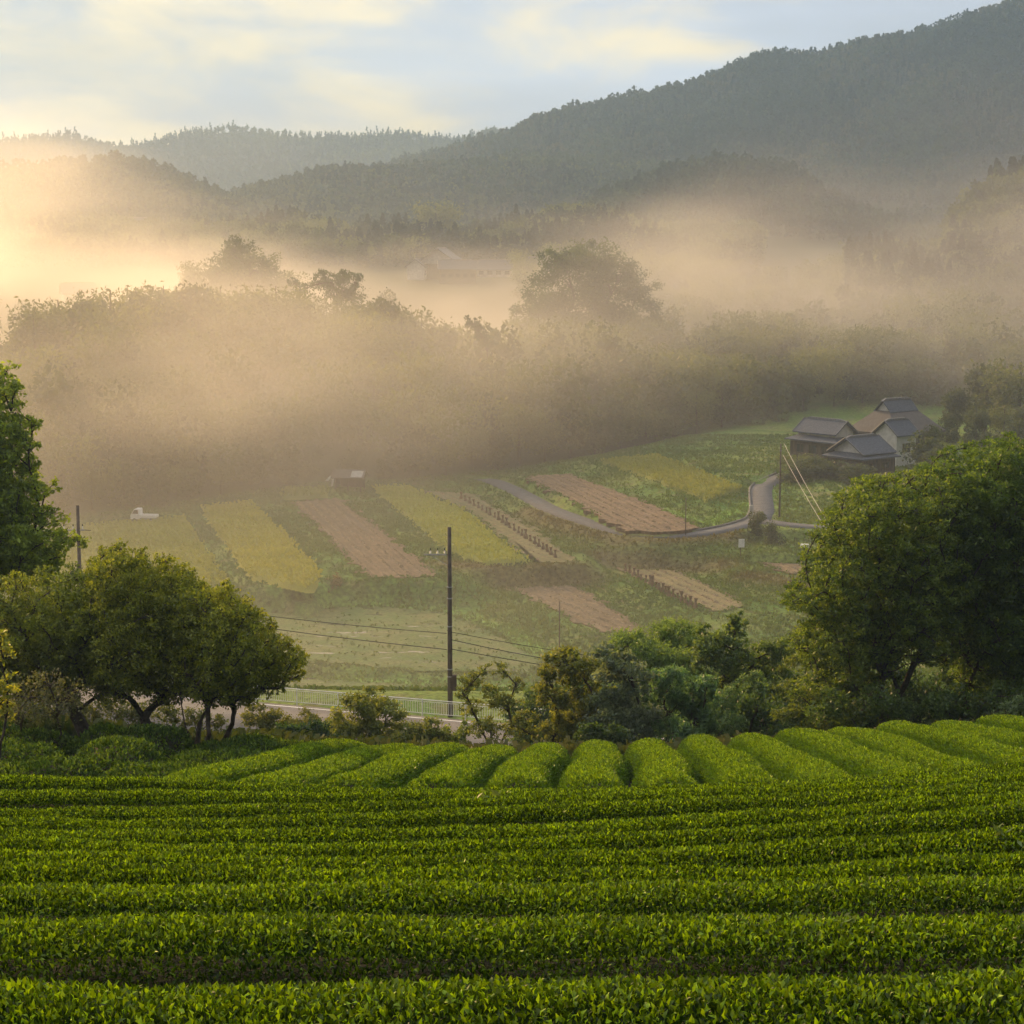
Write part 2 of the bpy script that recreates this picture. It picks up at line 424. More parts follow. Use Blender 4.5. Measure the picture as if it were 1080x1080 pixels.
# ------------------------------------------------------------------ plots in the valley
def rice_plot(name, key, label, c0, c1, hgt=.6, dens=9):
    z, P0 = PLOTS[key]; P = ragged(P0, 1.2, .2)
    lo, hi = P[:, :2].min(0), P[:, :2].max(0)
    st = .55
    gx, gy = np.meshgrid(np.arange(lo[0], hi[0], st), np.arange(lo[1], hi[1], st), indexing='ij')
    sh = gx.shape
    ed = np.full(gx.size, 1e9)
    for i in range(len(P)): ed = np.minimum(ed, seg_d2(gx.ravel(), gy.ravel(), P[i], P[(i + 1) % len(P)])[0])
    ed = np.sqrt(ed); ins = inside(gx.ravel(), gy.ravel(), P)
    hz = z - .1 + np.where(ins, hgt * sstep(0, .5, ed), 0) * (.8 + .4 * fbm(gx.ravel() / 1.5, gy.ravel() / 1.5, 3, 4)) 
    hz = hz.reshape(sh); ins = ins.reshape(sh)
    idx = np.arange(gx.size).reshape(sh)
    ok = ins[:-1, :-1] | ins[1:, :-1] | ins[1:, 1:] | ins[:-1, 1:]
    Fg = np.stack([idx[:-1, :-1], idx[1:, :-1], idx[1:, 1:], idx[:-1, 1:]], -1)[ok]
    Vg = np.stack([gx, gy, hz], -1).reshape(-1, 3)
    # rice heads standing out of the canopy, in planted rows
    area = abs(sum(P[i][0] * P[(i + 1) % len(P)][1] - P[(i + 1) % len(P)][0] * P[i][1] for i in range(len(P)))) / 2
    n = int(area * dens * 1.6)
    q = lo + rng.random((n, 2)) * (hi - lo)
    a, b = P0[0], P0[-1]; dr = (b - a)[:2]; dr = dr / np.linalg.norm(dr); nr_ = np.array([-dr[1], dr[0]])
    off = q @ nr_; q = q + (np.round(off / .6) * .6 - off)[:, None] * nr_ * .7
    q = q[inside(q[:, 0], q[:, 1], P)]
    n = len(q)
    base = np.column_stack([q, np.full(n, z + hgt * .6)])
    dirv = rng.normal(0, .32, (n, 3)); dirv[:, 2] = 1
    w = rng.normal(0, 1, (n, 3)); w[:, 2] = 0; w /= np.linalg.norm(w, axis=1)[:, None]
    hh = (hgt * (.45 + .4 * rng.random(n)))[:, None]
    top = base + dirv * hh
    Q = np.stack([base - w * .09, base + w * .09, top + w * .15, top - w * .15], 1)
    Vq, Fq2 = quads(Q)
    c0, c1 = np.array(c0), np.array(c1)
    k = fbm(q[:, 0] / 5, q[:, 1] / 5, 4, 8)[:, None] * .7 + rng.random((n, 1)) * .35
    tq = c0 + (c1 - c0) * np.clip(k, 0, 1)
    ck = fbm(Vg[Fg[:, 0], 0] / 5, Vg[Fg[:, 0], 1] / 5, 4, 8)[:, None]
    tg = (c0 + (c1 - c0) * ck) * .85
    me = mesh_np(name, np.concatenate([Vg, Vq]), np.concatenate([Fg, Fq2 + len(Vg)]), tint=np.concatenate([tg, tq]))
    return tag(link(name, me, M['rice']), label, 'rice field', kind='stuff')

YG0, YG1 = (.22, .255, .03), (.34, .36, .055)
rice_plot('rice_field', 'rice_a', 'wide yellow rice field at left below the white pickup truck', YG0, YG1)
rice_plot('rice_field', 'rice_b', 'narrow yellow rice field between two dark grass strips, right of the widest one', (.26, .275, .03), (.40, .39, .05))
rice_plot('rice_field', 'rice_s', 'tiny strip of pale green rice beside the dark hut', (.16, .23, .04), (.26, .30, .06))
rice_plot('rice_field', 'rice_c', 'long bright yellow-green rice field above the tall utility pole', (.22, .27, .03), (.36, .38, .05))
rice_plot('rice_field', 'rice_d', 'small golden rice field inside the bend of the lane', (.20, .23, .04), (.30, .32, .06))

def stub_mat(name, c1, c2, line, ang, period, green=.0):
    m, nt, out = nodes(name); L = nt.links.new
    p = N(nt, 'ShaderNodeBsdfPrincipled'); p.inputs['Roughness'].default_value = .9; p.inputs['Specular IOR Level'].default_value = .15
    tc = N(nt, 'ShaderNodeTexCoord'); n = N(nt, 'ShaderNodeTexNoise'); n.inputs['Scale'].default_value = .35; n.inputs['Detail'].default_value = 9; n.inputs['Roughness'].default_value = .65; L(tc.outputs['Object'], n.inputs['Vector'])
    r = N(nt, 'ShaderNodeValToRGB'); r.color_ramp.elements[0].position = .35; r.color_ramp.elements[1].position = .65
    r.color_ramp.elements[0].color = (*c1, 1); r.color_ramp.elements[1].color = (*c2, 1); L(n.outputs['Fac'], r.inputs[0])
    mp = N(nt, 'ShaderNodeMapping'); mp.inputs['Rotation'].default_value = (0, 0, -ang); L(tc.outputs['Object'], mp.inputs[0])
    wv = N(nt, 'ShaderNodeTexWave', bands_direction='Y'); wv.inputs['Scale'].default_value = 1 / period * .314; wv.inputs['Distortion'].default_value = 3.0; wv.inputs['Detail'].default_value = 3; wv.inputs['Detail Scale'].default_value = 2; L(mp.outputs[0], wv.inputs['Vector'])
    mx = N(nt, 'ShaderNodeMix', data_type='RGBA'); mx.inputs[7].default_value = (*line, 1); L(r.outputs[0], mx.inputs[6])
    rr = N(nt, 'ShaderNodeMapRange'); rr.inputs[1].default_value = .45; rr.inputs[2].default_value = .9; rr.inputs[4].default_value = .38; L(wv.outputs['Fac'], rr.inputs[0]); L(rr.outputs[0], mx.inputs[0])
    n3 = N(nt, 'ShaderNodeTexNoise'); n3.inputs['Scale'].default_value = 3.0; n3.inputs['Detail'].default_value = 5; L(tc.outputs['Object'], n3.inputs['Vector'])
    sc = N(nt, 'ShaderNodeMapRange'); sc.inputs[1].default_value = .3; sc.inputs[2].default_value = .7; sc.inputs[3].default_value = .65; sc.inputs[4].default_value = 1.35; L(n3.outputs['Fac'], sc.inputs[0])
    vm = N(nt, 'ShaderNodeVectorMath', operation='SCALE'); L(mx.outputs[2], vm.inputs[0]); L(sc.outputs[0], vm.inputs['Scale']); L(vm.outputs[0], p.inputs['Base Color'])
    b = N(nt, 'ShaderNodeBump'); b.inputs['Strength'].default_value = .6; b.inputs['Distance'].default_value = .15; L(n3.outputs['Fac'], b.inputs['Height']); L(b.outputs[0], p.inputs['Normal'])
    L(p.outputs[0], out.inputs['Surface']); return m

def flat_plot(name, key, label, mat, cat, straw=0, straw_c=(.36, .25, .15)):
    z, P0 = PLOTS[key]; P = ragged(P0); n = len(P)
    top = P.copy(); top[:, 2] = z + .06; bot = P.copy(); bot[:, 2] = z - .4
    V = [tuple(p) for p in top] + [tuple(p) for p in bot]
    F = [tuple(range(n))] + [(i, i + n, (i + 1) % n + n, (i + 1) % n) for i in range(n)]
    mb = MB(); mb.add(V, F)
    if straw:
        lo, hi = P[:, :2].min(0), P[:, :2].max(0)
        q = lo + rng.random((straw * 3, 2)) * (hi - lo)
        a, b = P0[0], P0[-1]; dr = (b - a)[:2]; dr = dr / np.linalg.norm(dr); nv = np.array([-dr[1], dr[0]])
        off = q @ nv; q = q + (np.round(off / 1.4) * 1.4 - off)[:, None] * nv * .85
        q = q[inside(q[:, 0], q[:, 1], P)][:straw]
        for x, y in q:
            a = random.uniform(0, 6.28); l = random.uniform(.15, .5); w = random.uniform(.1, .22); h = random.uniform(.05, .22)
            c, s = math.cos(a), math.sin(a)
            mb.add([(x - c * l, y - s * l, z + .05), (x + s * w, y - c * w, z + .07), (x + c * l, y + s * l, z + .05), (x - s * w, y + c * w, z + .07), (x, y, z + .06 + h)],
                   [(0, 1, 4), (1, 2, 4), (2, 3, 4), (3, 0, 4)], 1)
    me_m = [mat, M['straw']] if straw else [mat]
    o = mb.build(name, me_m)
    return tag(o, label, cat, kind='structure')

M['straw'] = surf_mat('cut_straw', (.17, .125, .075), (.28, .22, .135), .9, 4)
def dir_ang(key):
    P = PLOTS[key][1]; d = P[-1] - P[0]; return math.atan2(d[1], d[0])
flat_plot('stubble_field', 'stub_a', 'brown harvested field with lines of loose straw', stub_mat('stubble_brown', (.115, .08, .048), (.185, .13, .08), (.07, .055, .034), dir_ang('stub_a'), 1.4), 'field', 1500)
flat_plot('stubble_field', 'stub_b', 'greenish stubble field with a row of straw sheaves', stub_mat('stubble_green', (.10, .10, .04), (.17, .15, .07), (.07, .075, .03), dir_ang('stub_b'), 1.2), 'field', 200)
flat_plot('stubble_field', 'stub_c', 'small brown stubble plot below the dark bank', stub_mat('stubble_rust', (.11, .08, .046), (.17, .125, .075), (.07, .055, .032), dir_ang('stub_c'), 1.2), 'field', 450)
flat_plot('stubble_field', 'stub_d', 'olive stubble plot beside the lower row of sheaves', stub_mat('stubble_olive', (.12, .11, .05), (.20, .165, .08), (.085, .085, .04), dir_ang('stub_d'), 1.3), 'field', 250)
flat_plot('stubble_field', 'stub_e', 'reddish brown ploughed field inside the curve of the lane', stub_mat('stubble_red', (.125, .085, .05), (.195, .135, .08), (.07, .052, .03), dir_ang('stub_e'), .9), 'field', 900)
flat_plot('soil_strip', 'soil_a', 'narrow strip of bare brown soil below the lane junction', stub_mat('bare_soil', (.13, .095, .05), (.20, .145, .08), (.1, .075, .04), 0, 1.2), 'field', 60)

def paddy_mat():
    m, nt, out = nodes('wet_paddy'); L = nt.links.new
    tc = N(nt, 'ShaderNodeTexCoord'); n = N(nt, 'ShaderNodeTexNoise'); n.inputs['Scale'].default_value = .28; n.inputs['Detail'].default_value = 8; L(tc.outputs['Object'], n.inputs['Vector'])
    r = N(nt, 'ShaderNodeValToRGB'); e = r.color_ramp.elements
    e[0].position = .38; e[0].color = (.07, .125, .028, 1); e[1].position = .68; e[1].color = (.125, .14, .05, 1); L(n.outputs['Fac'], r.inputs[0])
    n3 = N(nt, 'ShaderNodeTexNoise'); n3.inputs['Scale'].default_value = 2.5; n3.inputs['Detail'].default_value = 6; L(tc.outputs['Object'], n3.inputs['Vector'])
    sc = N(nt, 'ShaderNodeMapRange'); sc.inputs[1].default_value = .3; sc.inputs[2].default_value = .7; sc.inputs[3].default_value = .6; sc.inputs[4].default_value = 1.4; L(n3.outputs['Fac'], sc.inputs[0])
    vm = N(nt, 'ShaderNodeVectorMath', operation='SCALE'); L(r.outputs[0], vm.inputs[0]); L(sc.outputs[0], vm.inputs['Scale'])
    p = N(nt, 'ShaderNodeBsdfPrincipled'); p.inputs['Roughness'].default_value = .9; p.inputs['Specular IOR Level'].default_value = .15; L(vm.outputs[0], p.inputs['Base Color'])
    b = N(nt, 'ShaderNodeBump'); b.inputs['Strength'].default_value = .7; b.inputs['Distance'].default_value = .2; L(n3.outputs['Fac'], b.inputs['Height']); L(b.outputs[0], p.inputs['Normal'])
    w = N(nt, 'ShaderNodeBsdfPrincipled'); w.inputs['Base Color'].default_value = (.05, .05, .035, 1); w.inputs['Roughness'].default_value = .06
    mp = N(nt, 'ShaderNodeMapping'); mp.inputs['Rotation'].default_value = (0, 0, .7); mp.inputs['Scale'].default_value = (.35, 1.3, 1); L(tc.outputs['Object'], mp.inputs[0])
    n2 = N(nt, 'ShaderNodeTexNoise'); n2.inputs['Scale'].default_value = .45; n2.inputs['Detail'].default_value = 7; n2.inputs['Roughness'].default_value = .7; L(mp.outputs[0], n2.inputs['Vector'])
    mr = N(nt, 'ShaderNodeMapRange'); mr.inputs[1].default_value = .595; mr.inputs[2].default_value = .62; L(n2.outputs['Fac'], mr.inputs[0])
    mx = N(nt, 'ShaderNodeMixShader'); L(mr.outputs[0], mx.inputs[0]); L(p.outputs[0], mx.inputs[1]); L(w.outputs[0], mx.inputs[2]); L(mx.outputs[0], out.inputs['Surface'])
    return m
M['paddy'] = paddy_mat()
flat_plot('wet_paddy', 'mud_a', 'broad muddy paddy with puddles behind the tall pole', M['paddy'], 'field')
flat_plot('wet_paddy', 'mud_b', 'weedy wet paddy strip just beyond the white guardrail', M['paddy'], 'field')

# ------------------------------------------------------------------ roads
M['asphalt'] = surf_mat('asphalt', (.058, .062, .072), (.09, .094, .105), .9, 1.2, bump=.3, bscale=30)
M['asphalt2'] = surf_mat('old_asphalt', (.105, .10, .097), (.155, .145, .14), .85, .8, bump=.25, bscale=25)
def densify(P, step=1.0):
    P = np.asarray(P, float); d = np.concatenate([[0], np.cumsum(np.linalg.norm(np.diff(P, axis=0), axis=1))])
    # Catmull style smoothing by cubic interpolation of dense linear samples
    s = np.arange(0, d[-1], step); Q = np.column_stack([np.interp(s, d, P[:, k]) for k in range(3)])
    for _ in range(6): Q[1:-1] = (Q[:-2] + 2 * Q[1:-1] + Q[2:]) / 4
    return Q
def strip(name, P, w, dz, mat, label, cat, kerb=False):
    Q = densify(P); T = np.gradient(Q, axis=0); T[:, 2] = 0; T /= np.linalg.norm(T, axis=1)[:, None]
    Nn = np.column_stack([-T[:, 1], T[:, 0], np.zeros(len(T))])
    k = len(Q); up = np.array([0, 0, dz])
    A, B = Q + Nn * w / 2 + up, Q - Nn * w / 2 + up
    C, D = Q + Nn * (w / 2 + .12) - [0, 0, .35], Q - Nn * (w / 2 + .12) - [0, 0, .35]
    V = np.concatenate([C, A, B, D]); i = np.arange(k - 1)
    F = np.concatenate([np.stack([i + a * k, i + 1 + a * k, i + 1 + (a + 1) * k, i + (a + 1) * k], -1) for a in range(3)])
    return tag(link(name, mesh_np(name, V, F), mat), label, cat, kind='structure'), Q, Nn
_, LQ, LN = strip('lane', LANE_P, 2.9, .07, M['asphalt'], 'narrow grey lane curving between the terraced fields', 'lane')
strip('lane_branch', LANE2, 2.7, .075, M['asphalt'], 'short grey branch of lane leading right past the farm', 'lane')
# main road on its embankment with the rail along the far side
RA, RB = W(292, 741, z=-32.0), W(484, 757.5, z=-32.0)
rd = (RB - RA) / np.linalg.norm(RB - RA)
RAIL0, RAIL1 = RA - rd * 14, RB + rd * 16
nrm = np.array([rd[1], -rd[0], 0]); nrm = nrm if nrm[1] < 0 else -nrm
cen0, cen1 = RA - rd * 40 + nrm * 4.2, RB + rd * 45 + nrm * 4.2
strip('road', [cen0, cen1], 7.4, .06, M['asphalt2'], 'pale two-lane road below the tea slope behind the guardrail', 'road')

M['white_metal'] = surf_mat('white_painted_steel', (.62, .63, .62), (.78, .78, .76), .45, 3)
M['white_line'] = surf_mat('road_paint', (.6, .6, .58), (.75, .75, .72), .8, 6)
strip('road_edge_line', [cen0 - nrm * 3.2, cen1 - nrm * 3.2], .15, .066, M['white_line'], 'worn white edge line of the road beside the guardrail', 'road marking')

gr = tag(empty('guardrail', RAIL0), 'white steel pedestrian guardrail with upright bars along the road', 'guardrail')
L_rail = float(np.linalg.norm(RAIL1 - RAIL0)); nb = int(L_rail / 3.0); seg = (RAIL1 - RAIL0) / nb
for k in range(nb):
    a = seg * k; b = seg * (k + 1); mb = MB()
    for hz, rr in ((1.08, .035), (.95, .02), (.15, .025)): mb.tube([a + [0, 0, hz], b + [0, 0, hz]], [rr, rr], 6)
    for j in range(1, 18):
        p = a + (b - a) * j / 18; mb.tube([p + [0, 0, .15], p + [0, 0, .95]], [.016, .016], 4, cap=False)
    mb.build('rail_panel', M['white_metal'], gr)
    MB().tube([a + [0, 0, -.4], a + [0, 0, 1.12]], [.045, .045], 8).build('post', M['white_metal'], gr)

# ------------------------------------------------------------------ tea hedges
def hedge(name, P, hgt, wid, leaf, dens, label, c_old_shaded, c_new_lit, group, ends=(False, False), fine=False, wob=.05, amin=0.0, sq=(.85, .74), fr0=.5):
    """P: centre line on the ground; leaves cover a rounded clipped profile"""
    P = np.asarray(P, float)
    d = np.concatenate([[0], np.cumsum(np.linalg.norm(np.diff(P, axis=0), axis=1))]); Ltot = d[-1]
    def at(s): return np.column_stack([np.interp(s, d, P[:, k]) for k in range(3)])
    def frame(s):
        e = .05; T = at(np.clip(s + e, 0, Ltot)) - at(np.clip(s - e, 0, Ltot)); T /= np.linalg.norm(T, axis=1)[:, None]
        B = np.column_stack([-T[:, 1], T[:, 0], np.zeros(len(s))]); B /= np.linalg.norm(B, axis=1)[:, None]
        return T, B
    sd = int(rng.integers(1000))
    def endk(s):
        k = np.ones(len(s))
        if ends[0]: k = k * (1 - (1 - np.clip(s / 1.1, 0, 1)) ** 3) ** .5
        if ends[1]: k = k * (1 - (1 - np.clip((Ltot - s) / 1.1, 0, 1)) ** 3) ** .5
        return k
    def prof(t, s, infl=1.0):
        c, sn = np.cos(t), np.sin(t)
        x = wid * np.sign(c) * np.abs(c) ** sq[0]; z = hgt * np.abs(sn) ** sq[1]
        lump = 1 + wob * 2 * (fbm(s / .9, t * 1.1, 3, sd) - .5) + .06 * (vnoise(s / 3.1, t * 0 + 3, sd + 5) - .5)
        k = endk(s)
        return x * lump * infl * (.5 + .5 * k), z * lump * infl * k
    # core
    ns = max(int(Ltot / .5), 3); s = np.linspace(0, Ltot, ns); nt_ = 10; tt = np.linspace(0, np.pi, nt_)
    Sg, Tg = np.meshgrid(s, tt, indexing='ij'); Sf, Tf = Sg.ravel(), Tg.ravel()
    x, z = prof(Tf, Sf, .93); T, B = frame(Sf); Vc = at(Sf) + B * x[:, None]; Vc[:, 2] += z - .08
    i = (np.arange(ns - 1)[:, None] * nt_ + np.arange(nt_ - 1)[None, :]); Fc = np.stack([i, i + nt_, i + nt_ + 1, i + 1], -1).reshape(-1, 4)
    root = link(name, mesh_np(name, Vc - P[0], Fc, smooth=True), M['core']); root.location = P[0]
    tag(root, label, 'tea hedge', group)
    # leaves
    n = int(Ltot * (2 * wid + 1.3 * hgt) * dens)
    s = rng.random(n) * Ltot
    a = (amin + (1 - amin) * rng.random(n)) * np.pi
    x, z = prof(a, s); T, B = frame(s)
    c, sn = np.cos(a), np.sin(a)
    nx = np.sign(c) * np.abs(c) ** (2 - sq[0]) / wid; nz = np.abs(sn) ** (2 - sq[1]) / hgt
    ln = np.hypot(nx, nz) + 1e-6; nx, nz = nx / ln, nz / ln
    Nm = B * nx[:, None]; Nm[:, 2] += nz
    depth = rng.random(n) ** 1.7 * .11 * max(1, leaf / .06) * .8
    C = at(s) + B * x[:, None]; C[:, 2] += z
    C -= Nm * (depth - .015)[:, None]
    lf = leaf * (.65 + .7 * rng.random(n))
    up = Nm * .55 + np.array([0, 0, .45]) + rng.normal(0, .55, (n, 3))
    up /= np.linalg.norm(up, axis=1)[:, None]
    sd_ = np.cross(up, Nm * .7 + rng.normal(0, .6, (n, 3))); sd_ /= np.linalg.norm(sd_, axis=1)[:, None] + 1e-9
    nn = np.cross(sd_, up)
    wv = lf * .21
    tip = C + up * lf[:, None]; bend = nn * (lf * .18)[:, None]
    mid = C + up * (lf * .48)[:, None] + bend
    l_ = mid - sd_ * wv[:, None] + nn * (wv * .45)[:, None]; r_ = mid + sd_ * wv[:, None] + nn * (wv * .45)[:, None]
    fresh_lit = np.clip(sstep(fr0, fr0 + .38, nz) * (1 - depth / (.09 * max(1, leaf / .06))) * (.45 + .75 * rng.random(n)) + .28 * (fbm(s / 1.3, a * 1.5, 3, sd + 9) - .5), 0, 1) * (.25 + .75 * (rng.random(n) > .35))  # crests tinted brighter, fronts and inner leaves darker: young shoots plus painted light
    c_old_shaded, c_new_lit = np.array(c_old_shaded), np.array(c_new_lit)
    tint = c_old_shaded + (c_new_lit - c_old_shaded) * fresh_lit[:, None]; tint *= (.55 + .9 * rng.random(n))[:, None]
    if fine:
        Vv = np.stack([C, l_, tip, r_, mid], 1).reshape(-1, 3); b = np.arange(n)[:, None] * 5
        Fv = np.concatenate([b + [0, 4, 1], b + [1, 4, 2], b + [0, 3, 4], b + [4, 3, 2]], 1).reshape(-1, 3)
        tint = np.repeat(tint, 4, 0)
    else:
        Vv = np.stack([C, l_, tip, r_], 1).reshape(-1, 3); b = np.arange(n)[:, None] * 4
        Fv = np.concatenate([b + [0, 2, 1], b + [0, 3, 2]], 1).reshape(-1, 3); tint = np.repeat(tint, 2, 0)
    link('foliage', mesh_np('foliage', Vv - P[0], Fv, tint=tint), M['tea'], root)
    return root

OLD_SHADED, NEW_LIT = (.009, .034, .003), (.26, .43, .006)  # old and young leaf colours, pushed apart to paint shaded fronts and lit crests
ordn = ['nearest', 'second', 'third', 'fourth', 'fifth', 'sixth', 'seventh', 'eighth', 'ninth', 'tenth', 'eleventh']
extra = ['cut off below', 'large glossy leaves', 'deep black gap below', 'climbing to the right', 'feathery weed at its right end', 'softly lit', 'finely leaved', 'yellowish top', 'before the weeds', 'pale weeds behind it', 'farthest one']
for i, P in enumerate(ROW_PTS):
    y = P[0, 1]; half = .285 * y + 4.3
    xs_ = np.arange(-half, half + .1, .45)
    co = np.polyfit(P[:, 0] / y, P[:, 2], 3)
    tt = np.clip(xs_ / y, -.31, .31); zz = np.polyval(co, tt)
    yv = y + .12 * np.sin(xs_ * .35 + i)
    pts = np.column_stack([xs_, yv, zz - HEDGE_H])
    ls = .027 * max(1, (y / 7.5) ** .32)
    dn = 6800 * (.027 / ls) ** 2
    hedge('tea_hedge', pts, HEDGE_H, .66, ls, dn, f'{ordn[i]} crosswise tea hedge from the camera, {extra[i]}', OLD_SHADED, NEW_LIT, 'crosswise tea hedges on the near slope', fine=(i < 3), amin=.12, sq=(1.0, 1.0), fr0=.70)

words = ['dim leftmost', 'second from the left', 'third from the left', 'fourth from the left', 'fifth from the left', 'sixth from the left', 'seventh from the left', 'eighth from the left', 'eighth from the right', 'seventh from the right', 'sixth from the right', 'fifth from the right',
         'fourth from the right', 'third from the right', 'second from the right', 'rightmost']
ks = list(range(-5, 11))
for j, k in enumerate(ks):
    xa, xb = 2.04 + 1.69 * k, 2.98 + 1.665 * k
    yv = np.linspace(37.5 + .25 * math.sin(k * 2.1), 63.2 + .5 * math.sin(k * 1.7), 34)
    xv = xa + (xb - xa) * (yv - 45) / 18 + .1 * np.sin(yv * .4 + k)
    zv = H(xv, yv)
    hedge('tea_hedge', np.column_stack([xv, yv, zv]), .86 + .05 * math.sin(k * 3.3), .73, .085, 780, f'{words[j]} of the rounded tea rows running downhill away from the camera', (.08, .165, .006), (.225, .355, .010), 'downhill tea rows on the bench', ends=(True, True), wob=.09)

# loose dark tea bushes at the left under the orchard trees
for (ua, va, ya, ub, vb, yb, hh, ww, lab) in ((-60, 830, 45.5, 100, 834, 45, .9, 1.2, 'shaggy dark tea hedge at the left edge, directly above the crosswise rows'), (105, 834, 45.5, 232, 838, 45, 1.0, 1.2, 'shaggy tea hedge whose right end touches the downhill rows'),
      (-60, 812, 49.5, 60, 816, 49, 1.2, 1.4, 'lumpy dark tea bush at the left edge in the middle of the bank'), (70, 815, 49.5, 165, 817, 49, 1.25, 1.5, 'tall lumpy tea bush in the middle of the left bank'), (168, 812, 50, 280, 816, 49, 1.0, 1.4, 'lumpy tea bush behind the dim first downhill row'),
      (-40, 795, 54, 70, 797, 53.5, 1.1, 1.5, 'dark tea bush below the leftmost orchard trunk'), (80, 794, 55, 190, 797, 54, 1.3, 1.6, 'big mounded tea bush below the orchard trunks'), (195, 796, 55, 300, 798, 54, 1.1, 1.5, 'mounded tea bush right of the orchard trunks'), (230, 790, 59, 350, 794, 58.5, .9, 1.3, 'low dark tea bush beside the evergreen shrub')):
    a, b = W(ua, va, y=ya), W(ub, vb, y=yb); s = np.linspace(0, 1, 20)[:, None]; p = a + (b - a) * s
    p[:, 2] = H(p[:, 0], p[:, 1])
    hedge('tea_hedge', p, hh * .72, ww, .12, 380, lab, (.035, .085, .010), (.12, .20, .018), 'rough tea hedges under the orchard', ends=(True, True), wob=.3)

# ------------------------------------------------------------------ trees
def leaf_cloud(C, size, asp, upb, n=None):
    """diamond leaves around the points C"""
    k = len(C)
    t = rng.normal(0, 1, (k, 3)); t[:, 2] += upb; t /= np.linalg.norm(t, axis=1)[:, None]
    b = np.cross(t, rng.normal(0, 1, (k, 3))); b /= np.linalg.norm(b, axis=1)[:, None] + 1e-9
    n_ = np.cross(t, b)
    L = (size * (.6 + .8 * rng.random(k)))[:, None]
    return np.stack([C - t * L * .5, C + b * L * asp * .5 + n_ * L * .08, C + t * L * .5, C - b * L * asp * .5 + n_ * L * .08], 1)

def unit(v): return v / (np.linalg.norm(v) + 1e-9)

